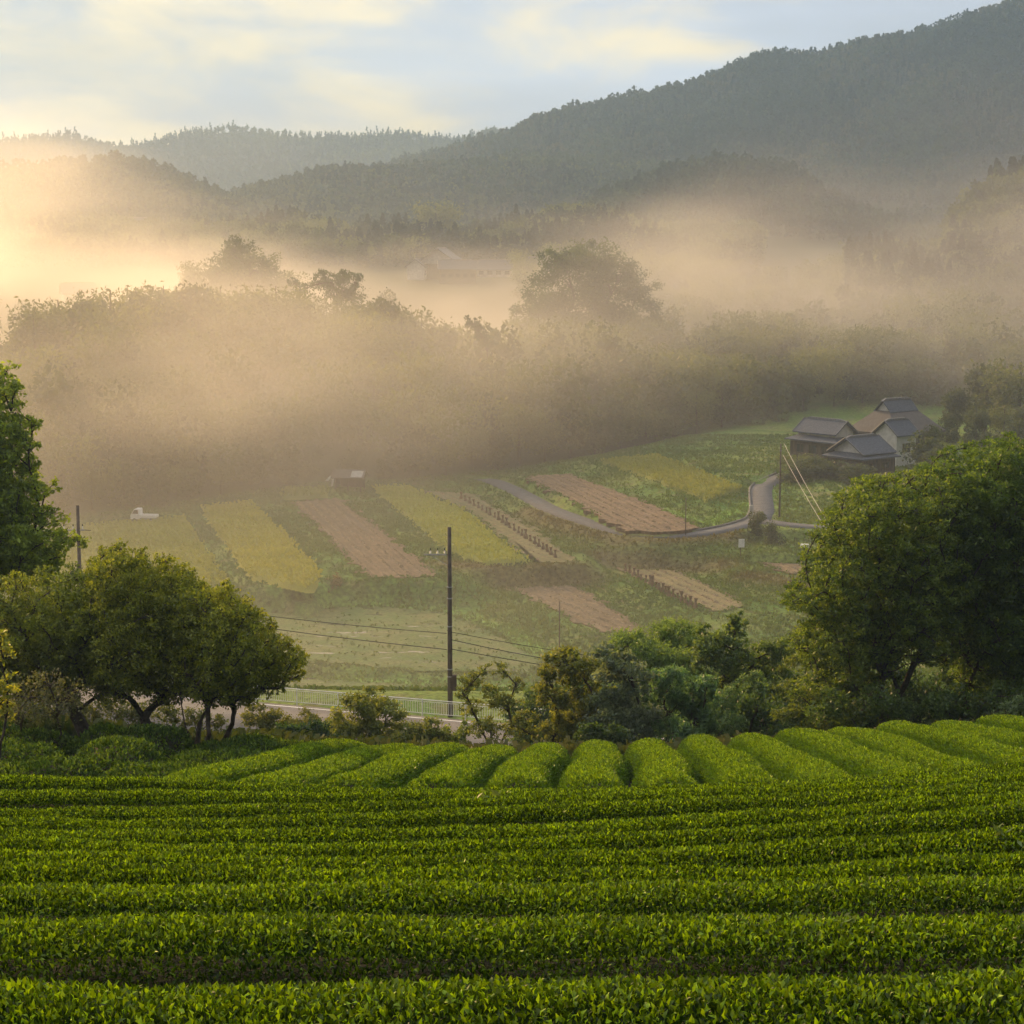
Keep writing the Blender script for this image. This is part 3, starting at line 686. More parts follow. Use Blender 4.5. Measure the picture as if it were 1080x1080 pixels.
def make_tree(name, label, cat, base, blobs, leaf=.2, lai=2.2, tint=(.06, .09, .015), tint2=None, rtrunk=.2, nstem=1, group=None,
              upb=.2, asp=.5, clumps=26, sig=.2, droop=0.0, fork=.4, bare=1.0, twigs=7, var=.35, lean=None, spread=.28):
    """base: ground point; blobs: world (x, y, z, r, flatten)"""
    base = np.array(base, float); blobs = np.array(blobs, float)
    root = tag(empty(name, base), label, cat, group)
    Q, TT, VT, FT = [], [], [], []
    nb = 0
    def tube(P, rad, n=6):
        nonlocal nb
        v, f = tube_np(P, rad, n); VT.append(v); FT.append(f + nb); nb += len(v)
    t1 = np.array(tint); t2 = np.array(tint2 if tint2 is not None else (t1[0] * 1.7, t1[1] * 1.4, t1[2] * 1.1))
    cen = blobs[:, :3].mean(0); top = blobs[:, 2].max()
    stems = []
    for s in range(nstem):
        a = 6.28 * s / nstem + rng.random() * .8; off = np.array([math.cos(a), math.sin(a), 0]) * rtrunk * (1.0 if nstem > 1 else 0)
        tgt = base + (cen - base) * fork + np.array([math.cos(a), math.sin(a), 0]) * (np.linalg.norm(cen - base) * spread if nstem > 1 else .0)
        if lean is not None: tgt = tgt + np.array(lean)
        b0 = base + off - [0, 0, .4]; s_ = np.linspace(0, 1, 6)[:, None]
        P = b0 * (1 - s_) + tgt * s_ + np.sin(s_ * 3.1) * rng.normal(0, .12, 3) * np.array([1, 1, .2])
        r0 = rtrunk / (nstem ** .4)
        rr = r0 * np.array([1.45, 1.1, .98, .9, .84, .78]); tube(P - base, rr, 8)
        stems.append((P[-1], r0 * .78))
    # limbs: every lobe hangs from the nearest lobe or stem that lies nearer the trunk
    NP = [q[0] for q in stems]; NR = [q[1] for q in stems]; par = {}; depth_ = [0.0] * len(stems); ns_ = len(stems)
    order = np.argsort([min(np.linalg.norm(bl[:3] - q[0]) for q in stems) for bl in blobs])
    for bi in order:
        c = blobs[bi, :3]; cost = [np.linalg.norm(c - NP[j]) + .35 * depth_[j] for j in range(len(NP))]
        j = int(np.argmin(cost)); par[len(NP)] = j; depth_.append(depth_[j] + float(np.linalg.norm(c - NP[j]))); NP.append(c)
    cnt = [1.0] * len(NP)
    for k_ in range(len(NP) - 1, ns_ - 1, -1): cnt[par[k_]] += cnt[k_]
    mxc = max(max(cnt[:ns_]), 2.0)
    rad_ = [NR[k_] if k_ < ns_ else max(.022 * (rtrunk / .2) ** .5, rtrunk * .70 * (cnt[k_] / mxc) ** .5) for k_ in range(len(NP))]
    for ii, bi in enumerate(order):
        bl = blobs[bi]; c, r, fl = bl[:3], bl[3], bl[4]; kk = ns_ + ii
        p0 = NP[par[kk]]; d = np.linalg.norm(c - p0); m1 = p0 + (c - p0) * .5 + np.array([0, 0, d * .08]) + rng.normal(0, .05 * d, 3)
        P = np.array([p0, (p0 + m1) / 2 + rng.normal(0, .02 * d, 3), m1, (m1 + c) / 2 + rng.normal(0, .025 * d, 3), c])
        ra = min(rad_[par[kk]] * .92, rad_[kk] * 1.25); rb = ra
        tube(P - base, np.linspace(ra, rad_[kk] * .9, 5), 6)
        # clumps
        k = max(4, int(clumps * (.7 + .6 * rng.random())))
        dirs = rng.normal(0, 1, (k, 3)); dirs /= np.linalg.norm(dirs, axis=1)[:, None]
        rad = r * (.35 + .65 * rng.random(k) ** .5); cc = c + dirs * rad[:, None] * np.array([1, 1, fl])
        cc[:, 2] -= droop * rad ** 2 / r * .4
        for q in cc[:twigs + 3]:
            m = (P[3] + q) / 2 + rng.normal(0, .08 * r, 3)
            tube(np.array([P[3] if rng.random() < .6 else P[2], m, q + (q - m) * .25]) - base, np.array([rb * .32, rb * .2, .008]), 4)
        nl = int(lai * bare * 4 * np.pi * r * r * (.4 + .6 * fl) / (leaf * leaf * asp * .5) * .4)
        w = rng.random(k) + .35; w /= w.sum(); ci = rng.choice(k, nl, p=w)
        jit = rng.normal(0, 1, (nl, 3)) * sig * r * np.array([1, 1, .75 * min(1, fl + .3)])
        pts = cc[ci] + jit
        if droop: pts[:, 2] -= droop * np.abs(rng.normal(0, 1, nl)) * r * .35
        Qk = leaf_cloud(pts, leaf, asp, upb - droop * 1.6)
        cl = rng.random(k)
        f = np.clip(.15 + .5 * cl[ci] + rng.normal(0, .22, nl), 0, 1)
        tn = (t1 + (t2 - t1) * f[:, None]) * (1 - var / 2 + var * rng.random((nl, 1))) * 1.9 * np.array([.84, 1.0, 1.05])
        Q.append(Qk); TT.append(tn)
    Q = np.concatenate(Q); TT = np.concatenate(TT)
    v, f = quads(Q - base)
    link('crown', mesh_np('crown', v, f, tint=TT), M['leaf'], root)
    link('trunk', mesh_np('trunk', np.concatenate(VT), np.concatenate(FT), smooth=True), M['bark'], root)
    return root

def B(y, lst, jit=.7):
    """(column, row, radius in picture, flatten) -> crown lobes at forward distance about y"""
    out = []
    for q in lst:
        u, v, r = q[:3]; fl = q[3] if len(q) > 3 else .85
        rw = r * y / F_PX; yy = y + (q[4] if len(q) > 4 else random.uniform(-jit, jit) * rw * 1.6)
        p = W(u, v, y=yy); out.append((p[0], p[1], p[2], rw, fl))
    return out

def hull(y, P, sp, r, depth, fl=.6, jit=.35):
    """crown lobes spread through a crown whose outline in the picture is P, half as deep as `depth` metres either way"""
    P = np.array(P, float); lo_, hi_ = P.min(0), P.max(0); out = []
    for _ in range(6000):
        q = lo_ + rng.random(2) * (hi_ - lo_)
        if not inside(q[:1], q[1:], P)[0]: continue
        e = math.sqrt(min(seg_d2(q[:1], q[1:], P[i], P[(i + 1) % len(P)])[0][0] for i in range(len(P))))
        dz = (rng.random() * 2 - 1) * depth * min(1, .35 + e / (3.0 * r))
        k = F_PX / y
        if all((q[0] - o[0]) ** 2 + (q[1] - o[1]) ** 2 + (.8 * (dz - o[2]) * k) ** 2 > sp * sp for o in out): out.append((q[0], q[1], dz, min(r, e * .55 + r * .5) * (1 - jit / 2 + jit * rng.random())))
    res = []
    for u, v, dz, rr in out:
        p = W(u, v, y=y + dz); res.append((p[0], p[1], p[2], rr * y / F_PX, fl))
    return res

def G(u, v, y):
    p = W(u, v, y=y); return np.array([p[0], p[1], H1(p[0], p[1])])

# left: tall tree at the edge, orchard trees under it
make_tree('broadleaf_tree', 'tall dark broadleaf tree cut by the left edge of the photo', 'tree', G(-30, 640, 72),
          hull(72, [(-80, 400), (-20, 385), (8, 388), (14, 402), (22, 418), (12, 432), (34, 440), (40, 466), (22, 482), (46, 500), (52, 515), (36, 528), (64, 545), (88, 572), (62, 580), (66, 600), (50, 615), (0, 620), (-80, 620)], 20, 22, 3.0, .75),
          leaf=.18, lai=.95, tint=(.075, .098, .012), tint2=(.21, .24, .025), rtrunk=.3, clumps=15, sig=.16, fork=.45)
make_tree('orchard_tree', 'low spreading orchard tree with a thick dark trunk, leftmost in the orchard', 'tree', G(92, 757, 60),
          hull(60, [(-60, 640), (-20, 615), (20, 612), (60, 606), (100, 605), (130, 640), (145, 690), (125, 730), (60, 742), (0, 735), (-60, 720)], 22, 22, 2.0, .8) + B(60, [(22, 612, 8, 1.4), (50, 606, 8, 1.5), (78, 602, 8, 1.4), (0, 616, 8, 1.3)]),
          leaf=.11, lai=1.0, tint=(.065, .08, .008), tint2=(.19, .195, .018), rtrunk=.26, clumps=24, sig=.17, fork=.3, upb=.5, twigs=7)
make_tree('orchard_tree', 'rounded orchard tree with upright golden shoots and a leaning trunk', 'tree', G(165, 762, 58.5),
          hull(58.5, [(90, 640), (95, 605), (108, 584), (128, 578), (150, 590), (176, 592), (198, 604), (232, 628), (252, 670), (238, 725), (165, 738), (110, 732), (92, 690)], 20, 21, 2.0, .9) + B(58.5, [(110, 586, 7, 1.6), (128, 580, 7, 1.6), (150, 586, 7, 1.6), (174, 592, 7, 1.5), (98, 596, 7, 1.5), (138, 592, 8, 1.5), (200, 606, 8, 1.4), (228, 628, 8, 1.3)]),
          leaf=.11, lai=1.0, tint=(.07, .085, .008), tint2=(.24, .225, .018), rtrunk=.2, clumps=24, sig=.17, fork=.3, upb=.8, twigs=8, lean=(-.4, 0, -.1))
make_tree('orchard_tree', 'wide many-stemmed orchard tree whose right side reaches the guardrail', 'tree', G(210, 768, 57),
          hull(57, [(190, 670), (200, 628), (236, 620), (265, 640), (285, 662), (305, 680), (322, 692), (318, 712), (292, 724), (262, 742), (215, 742), (185, 730)], 18, 19, 1.8, .8) + B(57, [(240, 620, 7, 1.5), (264, 638, 7, 1.5), (286, 660, 7, 1.4), (306, 680, 7, 1.2), (320, 694, 7, 1.0), (315, 712, 8, .8), (295, 726, 9, .6)]),
          leaf=.11, lai=1.0, tint=(.07, .085, .008), tint2=(.23, .215, .018), rtrunk=.16, nstem=4, clumps=24, sig=.17, fork=.3, spread=.22, upb=.6, twigs=8)
make_tree('sapling', 'yellow-leaved sapling at the left edge below the orchard', 'tree', G(-2, 790, 47), B(47, [(2, 690, 13), (8, 720, 14), (-6, 740, 16), (8, 750, 11), (0, 670, 8)]), leaf=.15, lai=1.6, tint=(.11, .12, .012), tint2=(.24, .21, .02), rtrunk=.05, clumps=14)
make_tree('bare_shrub', 'nearly leafless grey twiggy shrub at the left under the orchard', 'shrub', G(42, 785, 54), B(54, [(35, 735, 26), (60, 745, 24), (20, 750, 20), (75, 735, 22), (50, 720, 18)]), leaf=.1, lai=.55, tint=(.06, .065, .03), rtrunk=.06, nstem=4, clumps=30, twigs=26)

for u, v, y, bl, lab in ((20, 775, 70, [(0, 752, 22), (30, 755, 20), (55, 752, 18)], 'dark weedy bush under the leftmost orchard trunk'), (130, 775, 72, [(95, 752, 16), (125, 750, 18), (150, 754, 15)], 'dark weedy bush between the two thick orchard trunks'), (195, 778, 74, [(180, 752, 14), (205, 756, 14), (228, 760, 10)], 'low weedy bush beside the many-stemmed orchard tree')):
    make_tree('undergrowth_bush', lab, 'shrub', G(u, v, y), B(y, bl), leaf=.13, lai=2.2, tint=(.03, .042, .010), tint2=(.09, .085, .02), rtrunk=.05, nstem=3)
# middle: shrubs and trees between the tea bench and the road
mid = [
 ('shrub', 'olive shrub with rusty leaves hiding the guardrail, beside the orchard', 'shrub', 300, 800, 84, [(290, 762, 17), (318, 768, 18), (270, 755, 14), (335, 778, 14), (300, 782, 20)], dict(leaf=.13, tint=(.05, .055, .012), tint2=(.14, .125, .025), rtrunk=.07, nstem=3)),
 ('shrub', 'dark round evergreen shrub at the left end of the downhill tea rows', 'shrub', 318, 796, 76, [(300, 778, 13), (330, 772, 16), (316, 782, 16), (345, 780, 10)], dict(leaf=.13, lai=3, tint=(.016, .032, .010), tint2=(.04, .065, .015), rtrunk=.07, nstem=3)),
 ('small_tree', 'round golden-brown small tree in front of the guardrail, left of the pole', 'tree', 388, 800, 84, [(385, 752, 21), (407, 756, 17), (366, 765, 18), (395, 738, 13), (380, 778, 18), (413, 775, 13), (355, 776, 13)], dict(leaf=.14, tint=(.07, .08, .012), tint2=(.19, .175, .03), rtrunk=.09, nstem=2)),
 ('shrub', 'low green-gold shrub in front of the road at the foot of the tall pole', 'shrub', 445, 800, 82, [(432, 772, 12), (452, 770, 13), (464, 778, 10), (440, 782, 13), (420, 782, 9)], dict(leaf=.13, tint=(.06, .075, .012), tint2=(.16, .15, .025), rtrunk=.05, nstem=3)),
 ('shrub', 'green-gold shrub right of the pole foot, in front of the guardrail', 'shrub', 478, 800, 83, [(476, 775, 10), (488, 770, 9), (466, 782, 9), (482, 786, 10)], dict(leaf=.13, tint=(.06, .08, .012), tint2=(.16, .17, .025), rtrunk=.05, nstem=3)),
 ('shrub', 'leafy olive shrub left of the golden-brown small tree', 'shrub', 335, 800, 86, [(332, 765, 13), (346, 772, 12), (325, 778, 12), (340, 784, 11)], dict(leaf=.13, tint=(.055, .07, .012), tint2=(.15, .15, .025), rtrunk=.05, nstem=3)),
 ('bare_tree', 'thin tree with dark bare upper branches, right of the tall pole', 'tree', 512, 800, 80, [(500, 718, 15), (520, 735, 17), (498, 748, 14), (535, 745, 16), (540, 765, 16), (555, 758, 14), (518, 770, 16), (488, 730, 10), (530, 708, 11), (545, 722, 9), (505, 765, 14), (512, 705, 9), (560, 775, 12)], dict(leaf=.14, lai=1.3, tint=(.06, .075, .014), tint2=(.17, .16, .03), rtrunk=.10, nstem=4, twigs=14, fork=.3, spread=.2)),
 ('bush_tree', 'dense yellow-brown bushy tree in the middle, right of the bare tree', 'tree', 600, 800, 82, [(595, 700, 18), (615, 715, 22), (585, 730, 18), (605, 750, 26), (630, 740, 20), (590, 770, 18), (622, 775, 20), (575, 712, 9), (598, 690, 11)], dict(leaf=.19, lai=2.6, tint=(.055, .065, .010), tint2=(.165, .15, .024), rtrunk=.14, nstem=2)),
 ('bush_tree', 'silvery grey-green bushy tree beside the yellow-brown bushy tree', 'tree', 655, 800, 80, [(645, 702, 20), (665, 715, 20), (650, 735, 22), (675, 750, 22), (645, 762, 20), (668, 775, 18), (640, 688, 10)], dict(leaf=.19, lai=2.2, tint=(.06, .075, .045), tint2=(.16, .17, .10), rtrunk=.13, nstem=2)),
 ('bamboo_clump', 'soft pale green bamboo clump behind the silvery tree', 'bamboo', 690, 790, 92, [(665, 680, 20), (690, 672, 18), (715, 668, 20), (685, 695, 24), (712, 700, 24), (650, 690, 16), (735, 675, 16)], dict(leaf=.2, asp=.25, lai=2.6, tint=(.065, .095, .022), tint2=(.17, .21, .045), rtrunk=.06, nstem=6, droop=.35)),
 ('willow', 'drooping blue-green willow in the middle of the roadside thicket', 'tree', 715, 800, 80, [(710, 712, 24), (728, 730, 26), (700, 745, 26), (738, 755, 24), (715, 770, 24), (745, 725, 16)], dict(leaf=.3, asp=.2, sig=.11, clumps=16, lai=2.4, tint=(.045, .080, .032), tint2=(.12, .18, .07), rtrunk=.15, droop=.55)),
 ('bush_tree', 'tall olive tree with a pointed top behind the blue-green willow', 'tree', 770, 790, 90, [(775, 662, 11), (772, 685, 20), (750, 690, 20), (795, 695, 22), (765, 715, 26), (795, 730, 26), (775, 652, 7), (820, 690, 18), (745, 668, 10)], dict(leaf=.19, lai=2.8, tint=(.042, .062, .013), tint2=(.13, .155, .03), rtrunk=.16, nstem=2)),
 ('bush_tree', 'dark shaded bushy tree low between the willow and the layered conifer', 'tree', 800, 800, 82, [(780, 750, 24), (805, 765, 22), (770, 775, 20), (830, 775, 20), (800, 740, 18)], dict(leaf=.19, lai=2.8, tint=(.028, .05, .014), tint2=(.085, .115, .028), rtrunk=.14, nstem=2)),
 ('bamboo_clump', 'arching bright bamboo plume leaning right above the dark bushy tree', 'bamboo', 775, 800, 78, [(770, 730, 12), (785, 718, 10), (798, 712, 7), (762, 745, 12), (772, 760, 12)], dict(leaf=.2, asp=.22, lai=1.6, tint=(.05, .085, .03), tint2=(.14, .18, .06), rtrunk=.03, nstem=4, droop=.4)),
 ('layered_conifer', 'conifer with layered drooping golden sprays left of the big right-hand tree', 'tree', 868, 800, 76, [(872, 650, 16, .5), (855, 690, 20, .4), (885, 680, 22, .45), (845, 722, 22, .4), (880, 720, 26, .4), (832, 748, 16, .4), (868, 752, 28, .4), (905, 750, 24, .4), (850, 775, 22, .4), (885, 778, 24, .45)], dict(leaf=.2, asp=.3, lai=2.2, tint=(.035, .055, .010), tint2=(.13, .135, .018), rtrunk=.15, droop=.45, clumps=20)),
 ('arched_shrub', 'small dark dome-shaped shrub just behind the rounded tea rows', 'shrub', 632, 800, 70, [(620, 775, 12), (640, 773, 14), (655, 780, 11), (632, 783, 14)], dict(leaf=.12, lai=3.2, tint=(.020, .036, .010), tint2=(.06, .08, .018), rtrunk=.05, nstem=3)),
]
for nm, lab, cat, u, v, y, bl, kw in mid:
    kw = dict(kw); kw.setdefault('lai', 2.6)
    if nm != 'bare_tree': kw['lai'] *= 1.25; bl = [(q[0], q[1], q[2] * 1.22, *q[3:]) for q in bl]
    make_tree(nm, lab, cat, G(u, v, y), B(y, bl), clumps=kw.pop('clumps', 18), sig=kw.pop('sig', .17), **kw)
# a darker hedge of bushes closing the gaps behind them
for u, v, r_, lab in ((575, 745, 24, 'dark bush behind the yellow-brown bushy tree'), (625, 730, 26, 'dark bush filling the gap behind the silvery tree'), (690, 725, 30, 'dark green bush behind the blue-green willow'), (745, 720, 30, 'deep green bush behind the olive tree with the pointed top'), (805, 715, 30, 'dark bush at the right end of the roadside thicket'), (845, 745, 26, 'dark bush between the thicket and the layered conifer')):
    make_tree('bush', lab, 'shrub', G(u, 800, 97), B(97, [(u, v, r_), (u - r_ * .9, v + 12, r_ * .8), (u + r_ * .9, v + 10, r_ * .8), (u - 6, v + 26, r_), (u + r_ * .7, v + 32, r_ * .8), (u - r_ * .8, v + 34, r_ * .8)]), leaf=.2, lai=2.8, tint=(.03, .05, .012), tint2=(.095, .12, .03), rtrunk=.1, nstem=3, clumps=20)
# right: the two big trees
make_tree('broadleaf_tree', 'big spreading tree at the right with several bare lower limbs', 'tree', G(935, 770, 74),
          hull(74, [(822, 632), (850, 605), (846, 590), (868, 552), (880, 528), (900, 512), (912, 498), (930, 505), (955, 500), (985, 500), (1010, 520), (1020, 600), (1015, 690), (985, 705), (955, 690), (930, 715), (905, 740), (860, 760), (835, 735), (850, 700), (832, 680), (850, 655)], 19, 20, 3.4, .55),
          leaf=.15, lai=.9, tint=(.040, .062, .010), tint2=(.15, .175, .020), rtrunk=.26, nstem=3, clumps=16, sig=.16, fork=.33, spread=.13, twigs=5, asp=.42)
make_tree('broadleaf_tree', 'tallest dense tree cut by the right edge of the photo', 'tree', G(1022, 770, 76),
          hull(77, [(962, 520), (975, 492), (1000, 478), (1030, 470), (1065, 462), (1130, 470), (1150, 600), (1130, 740), (1060, 745), (1020, 735), (1000, 690), (985, 620), (968, 560)], 22, 24, 3.8, .6),
          leaf=.16, lai=1.15, tint=(.034, .056, .009), tint2=(.12, .155, .018), rtrunk=.3, nstem=2, clumps=16, sig=.16, fork=.36, spread=.12, twigs=5, asp=.42)
make_tree('bush_tree', 'dark understorey bush between the two big trees at the right', 'tree', G(985, 775, 80), B(80, [(920, 735, 26), (960, 745, 28), (1000, 735, 30), (1040, 745, 30), (1085, 740, 34), (950, 710, 20), (1010, 705, 20), (900, 760, 22), (1120, 720, 40), (870, 770, 18), (930, 765, 24), (980, 765, 24), (1030, 768, 24), (1075, 765, 20)]), leaf=.16, lai=2.6, tint=(.014, .026, .008), tint2=(.05, .07, .016), rtrunk=.12, nstem=3)
make_tree('undergrowth_bush', 'low dark bush hiding the foot of the big right-hand tree', 'shrub', G(900, 785, 70), B(70, [(862, 752, 14), (885, 745, 17), (910, 748, 17), (935, 742, 17), (960, 748, 15), (875, 735, 11), (920, 730, 11), (900, 760, 15), (945, 758, 14)]), leaf=.14, lai=2.0, tint=(.028, .048, .010), tint2=(.09, .12, .02), rtrunk=.05, nstem=3)
make_tree('undergrowth_bush', 'low dark bush hiding the foot of the tallest right-hand tree', 'shrub', G(1020, 780, 70), B(70, [(985, 742, 16), (1010, 738, 17), (1036, 742, 16), (1060, 735, 18), (1000, 752, 14), (1030, 755, 14), (1090, 735, 20)]), leaf=.14, lai=2.0, tint=(.024, .042, .010), tint2=(.08, .11, .02), rtrunk=.05, nstem=3)
make_tree('fern_bush', 'light green feathery bush at the right edge above the tea rows', 'shrub', G(1068, 768, 66), B(66, [(1066, 748, 11), (1078, 742, 12), (1056, 754, 7)]), leaf=.2, asp=.22, lai=1.8, tint=(.05, .075, .03), tint2=(.12, .15, .06), rtrunk=.04, nstem=3)
make_tree('red_bush', 'lone dark reddish bush between the yellow rice and the wet paddy', 'shrub', G(352, 634, 204), B(204, [(345, 620, 10), (355, 616, 11), (338, 626, 8), (362, 624, 8), (350, 627, 11)]), leaf=.3, lai=2.4, tint=(.06, .045, .018), tint2=(.12, .085, .03), rtrunk=.08, nstem=3)

# weeds among the tea
def weed(u, v, y, hgt, n, label, name='weed'):
    p = W(u, v, y=y); g = np.array([p[0], p[1], p[2] - hgt * .8]); Q = []; VT, FT, nb = [], [], 0
    for s in range(n):
        a = rng.random() * 6.28; tip = np.array([math.cos(a) * hgt * .45, math.sin(a) * hgt * .3, hgt * (.7 + .4 * rng.random())])
        P = np.array([[0, 0, 0], tip * [.3, .3, .5], tip]); vv, ff = tube_np(P, [.006, .005, .002], 4); VT.append(vv); FT.append(ff + nb); nb += len(vv)
        t = rng.random((26, 1)) ** .7; pts = tip * (.35 + .65 * t) + rng.normal(0, .05 * hgt, (26, 3)); Q.append(leaf_cloud(pts, .085 * (y / 12), .3, .4))
    Q = np.concatenate(Q); v_, f_ = quads(Q); t_ = np.array([.13, .20, .06]) * (.7 + .6 * rng.random((len(f_), 1)))
    r = tag(empty(name, g), label, 'weed')
    link('leaves', mesh_np('leaves', v_, f_, tint=t_), M['tea'], r); link('stem', mesh_np('stem', np.concatenate(VT), np.concatenate(FT)), M['bark'], r)
weed(515, 853, 20.6, .55, 9, 'pale tall weed sprouting from the far crosswise tea rows')
weed(482, 868, 18.2, .4, 6, 'small pale weed left of the taller weed in the tea rows')
weed(588, 852, 20.0, .4, 6, 'low pale weed right of the taller weed in the tea rows')
weed(1078, 892, 12.3, .35, 6, 'feathery weed on the tea hedge at the right edge')
weed(872, 982, 7.3, .22, 6, 'bright weed poking out of the foot of a near tea hedge')

# ------------------------------------------------------------------ prototypes of distant trees
def proto(kind, nq, leaf, h=11.0):
    """(nq,4,3) leaf quads of a tree of height h standing on z=0, and per-quad shade of green variation"""
    if kind == 'conifer':
        t = rng.random(nq) ** .75; z = h * (.12 + .88 * t)
        r = h * .22 * (1 - t) ** .85 * (.55 + .55 * rng.random(nq)) + .1
        a = rng.random(nq) * 6.28; C = np.column_stack([np.cos(a) * r, np.sin(a) * r, z]); Q = leaf_cloud(C, leaf, .55, -.2)
        var = rng.random(nq)
    elif kind == 'bamboo':
        ks = max(5, nq // 30); which = rng.integers(0, ks, nq); a = rng.random(ks) * 6.28; R_ = h * .28 * rng.random(ks) ** .5; lean = h * .16
        t = .25 + .75 * rng.random(nq) ** .7
        x = np.cos(a[which]) * (R_[which] + lean * t ** 3); y = np.sin(a[which]) * (R_[which] + lean * t ** 3)
        z = h * (.8 + .25 * rng.random(ks))[which] * (t - .16 * t ** 4)
        C = np.column_stack([x, y, z]) + rng.normal(0, .055 * h, (nq, 3)) * np.array([1, 1, .7]); Q = leaf_cloud(C, leaf, .38, -.5); var = rng.random(ks)[which] * .6 + rng.random(nq) * .4
    elif kind == 'bush':
        kb = 15; a = rng.random(kb) * 6.28; zz = h * (.08 + .68 * rng.random(kb)); rr = h * .30 * rng.random(kb) ** .6 * (1.15 - zz / h * .7)
        bc = np.column_stack([np.cos(a) * rr, np.sin(a) * rr, zz]); br = h * (.14 + .10 * rng.random(kb))
        w = rng.integers(0, kb, nq); d = rng.normal(0, 1, (nq, 3)); d /= np.linalg.norm(d, axis=1)[:, None]
        C = bc[w] + d * (br[w] * (.65 + .4 * rng.random(nq)))[:, None]; Q = leaf_cloud(C, leaf, .7, 0); var = rng.random(kb)[w] * .6 + rng.random(nq) * .4
    else:
        kb = 13; a = rng.random(kb) * 6.28; zz = h * (.20 + .60 * rng.random(kb)); rr = h * .24 * rng.random(kb) ** .6 * (1.15 - zz / h * .6)
        bc = np.column_stack([np.cos(a) * rr, np.sin(a) * rr, zz]); bc[0] = (0, 0, h * .8); br = h * (.15 + .09 * rng.random(kb))
        w = rng.integers(0, kb, nq); d = rng.normal(0, 1, (nq, 3)); d /= np.linalg.norm(d, axis=1)[:, None]; d[:, 2] = d[:, 2] * .9 + .1
        C = bc[w] + d * (br[w] * (.7 + .35 * rng.random(nq)))[:, None]; Q = leaf_cloud(C, leaf, .7, 0); var = rng.random(kb)[w] * .6 + rng.random(nq) * .4
    return Q, var

def forest(name, label, P, protos, cols, scale, mat='far_leaf'):
    """P (n,3) stems; protos list; cols list of (dark, light) greens per proto"""
    n = len(P); Qs, Ts = [], []
    dist = max(float(np.median(P[:, 1])), 200); pk = fbm(P[:, 0] / (dist * .05) + 3, P[:, 1] / (dist * .09), 3, 61) + rng.normal(0, .06, n)
    which = np.clip(((np.argsort(np.argsort(pk)) / n) * len(protos)).astype(int), 0, len(protos) - 1)
    pv = fbm(P[:, 0] / (dist * .03), P[:, 1] / (dist * .05), 3, 62)
    for k, (Q, var) in enumerate(protos):
        idx = np.where(which == k)[0]
        if not len(idx): continue
        a = rng.random(len(idx)) * 6.28; s = scale[0] + (scale[1] - scale[0]) * rng.random(len(idx)); ca, sa = np.cos(a), np.sin(a)
        x = Q[None, :, :, 0] * ca[:, None, None] - Q[None, :, :, 1] * sa[:, None, None]; y = Q[None, :, :, 0] * sa[:, None, None] + Q[None, :, :, 1] * ca[:, None, None]
        z = np.broadcast_to(Q[None, :, :, 2], x.shape) * (.85 + .35 * rng.random(len(idx)))[:, None, None]
        A = np.stack([x, y, z], -1) * s[:, None, None, None] + P[idx][:, None, None, :]
        c0, c1 = np.array(cols[k][0]), np.array(cols[k][1]); tv = np.clip(pv[idx] * 1.3 - .15 + rng.normal(0, .15, len(idx)), 0, 1)
        f = np.clip(.7 * tv[:, None] + .3 * var[None, :], 0, 1)[..., None]
        T = (c0 + (c1 - c0) * f) * (.92 + .16 * rng.random(len(idx)))[:, None, None]
        Qs.append(A.reshape(-1, 4, 3)); Ts.append(T.reshape(-1, 3))
    v, f = quads(np.concatenate(Qs))
    return tag(link(name, mesh_np(name, v, f, tint=np.concatenate(Ts)), M[mat]), label, 'forest', kind='stuff')

def scatter(u0, u1, dfun0, dfun1, sp, jit=.5, keep=None):
    pts = []
    ua = np.arange(u0, u1, 1.0)
    d0 = min(dfun0(u) for u in (u0, (u0 + u1) / 2, u1)); d1 = max(dfun1(u) for u in (u0, (u0 + u1) / 2, u1))
    for y in np.arange(d0, d1, sp):
        k = F_PX / y; us = np.arange(u0, u1, sp * k)
        uu = us + (rng.random(len(us)) - .5) * 2 * jit * sp * k; yy_ = y + (rng.random(len(us)) - .5) * 2 * jit * sp
        m = (yy_ >= np.array([dfun0(q) for q in uu])) & (yy_ <= np.array([dfun1(q) for q in uu]))
        pts.append(np.column_stack([uu[m], yy_[m]]))
    p = np.concatenate(pts); x = (p[:, 0] - 540) / F_PX * (p[:, 1] * .99 + 4); return np.column_stack([x, p[:, 1], H(x, p[:, 1])])

GRN = ((.030, .050, .014), (.085, .110, .028)); GRD = ((.016, .032, .014), (.038, .058, .020)); GRB = ((.055, .085, .02), (.14, .165, .045)); CON = ((.012, .026, .014), (.030, .048, .020)); GRA = ((.04, .05, .016), (.085, .085, .026))
MTD = ((.014, .030, .020), (.032, .052, .032)); MTN = ((.020, .040, .024), (.052, .078, .040)); MTA = ((.032, .045, .024), (.07, .08, .038))  # mountain greens, cooled toward blue so the foliage colour carries some distance haze
lo = [proto('round', 64, 2.4), proto('round', 64, 2.3, 10), proto('conifer', 60, 2.4, 10), proto('round', 64, 2.4, 10), proto('round', 60, 2.3, 12)]
vl = [proto('round', 34, 3.4), proto('conifer', 34, 2.8, 13), proto('round', 34, 3.4), proto('round', 34, 3.2, 10)]
forest('far_woods', 'hazy wooded ridge on the far left skyline', scatter(-160, 760, lambda u: 2100, lambda u: 2530, 9), vl, [GRD, CON, GRN, GRN], (.7, 1.1))
forest('mountain_woods', 'dark forest covering the big mountain at the right', scatter(330, 1240, lambda u: 1180, lambda u: 1690, 6.2), lo, [MTD, MTN, CON, MTA, MTN], (.6, 1.1))
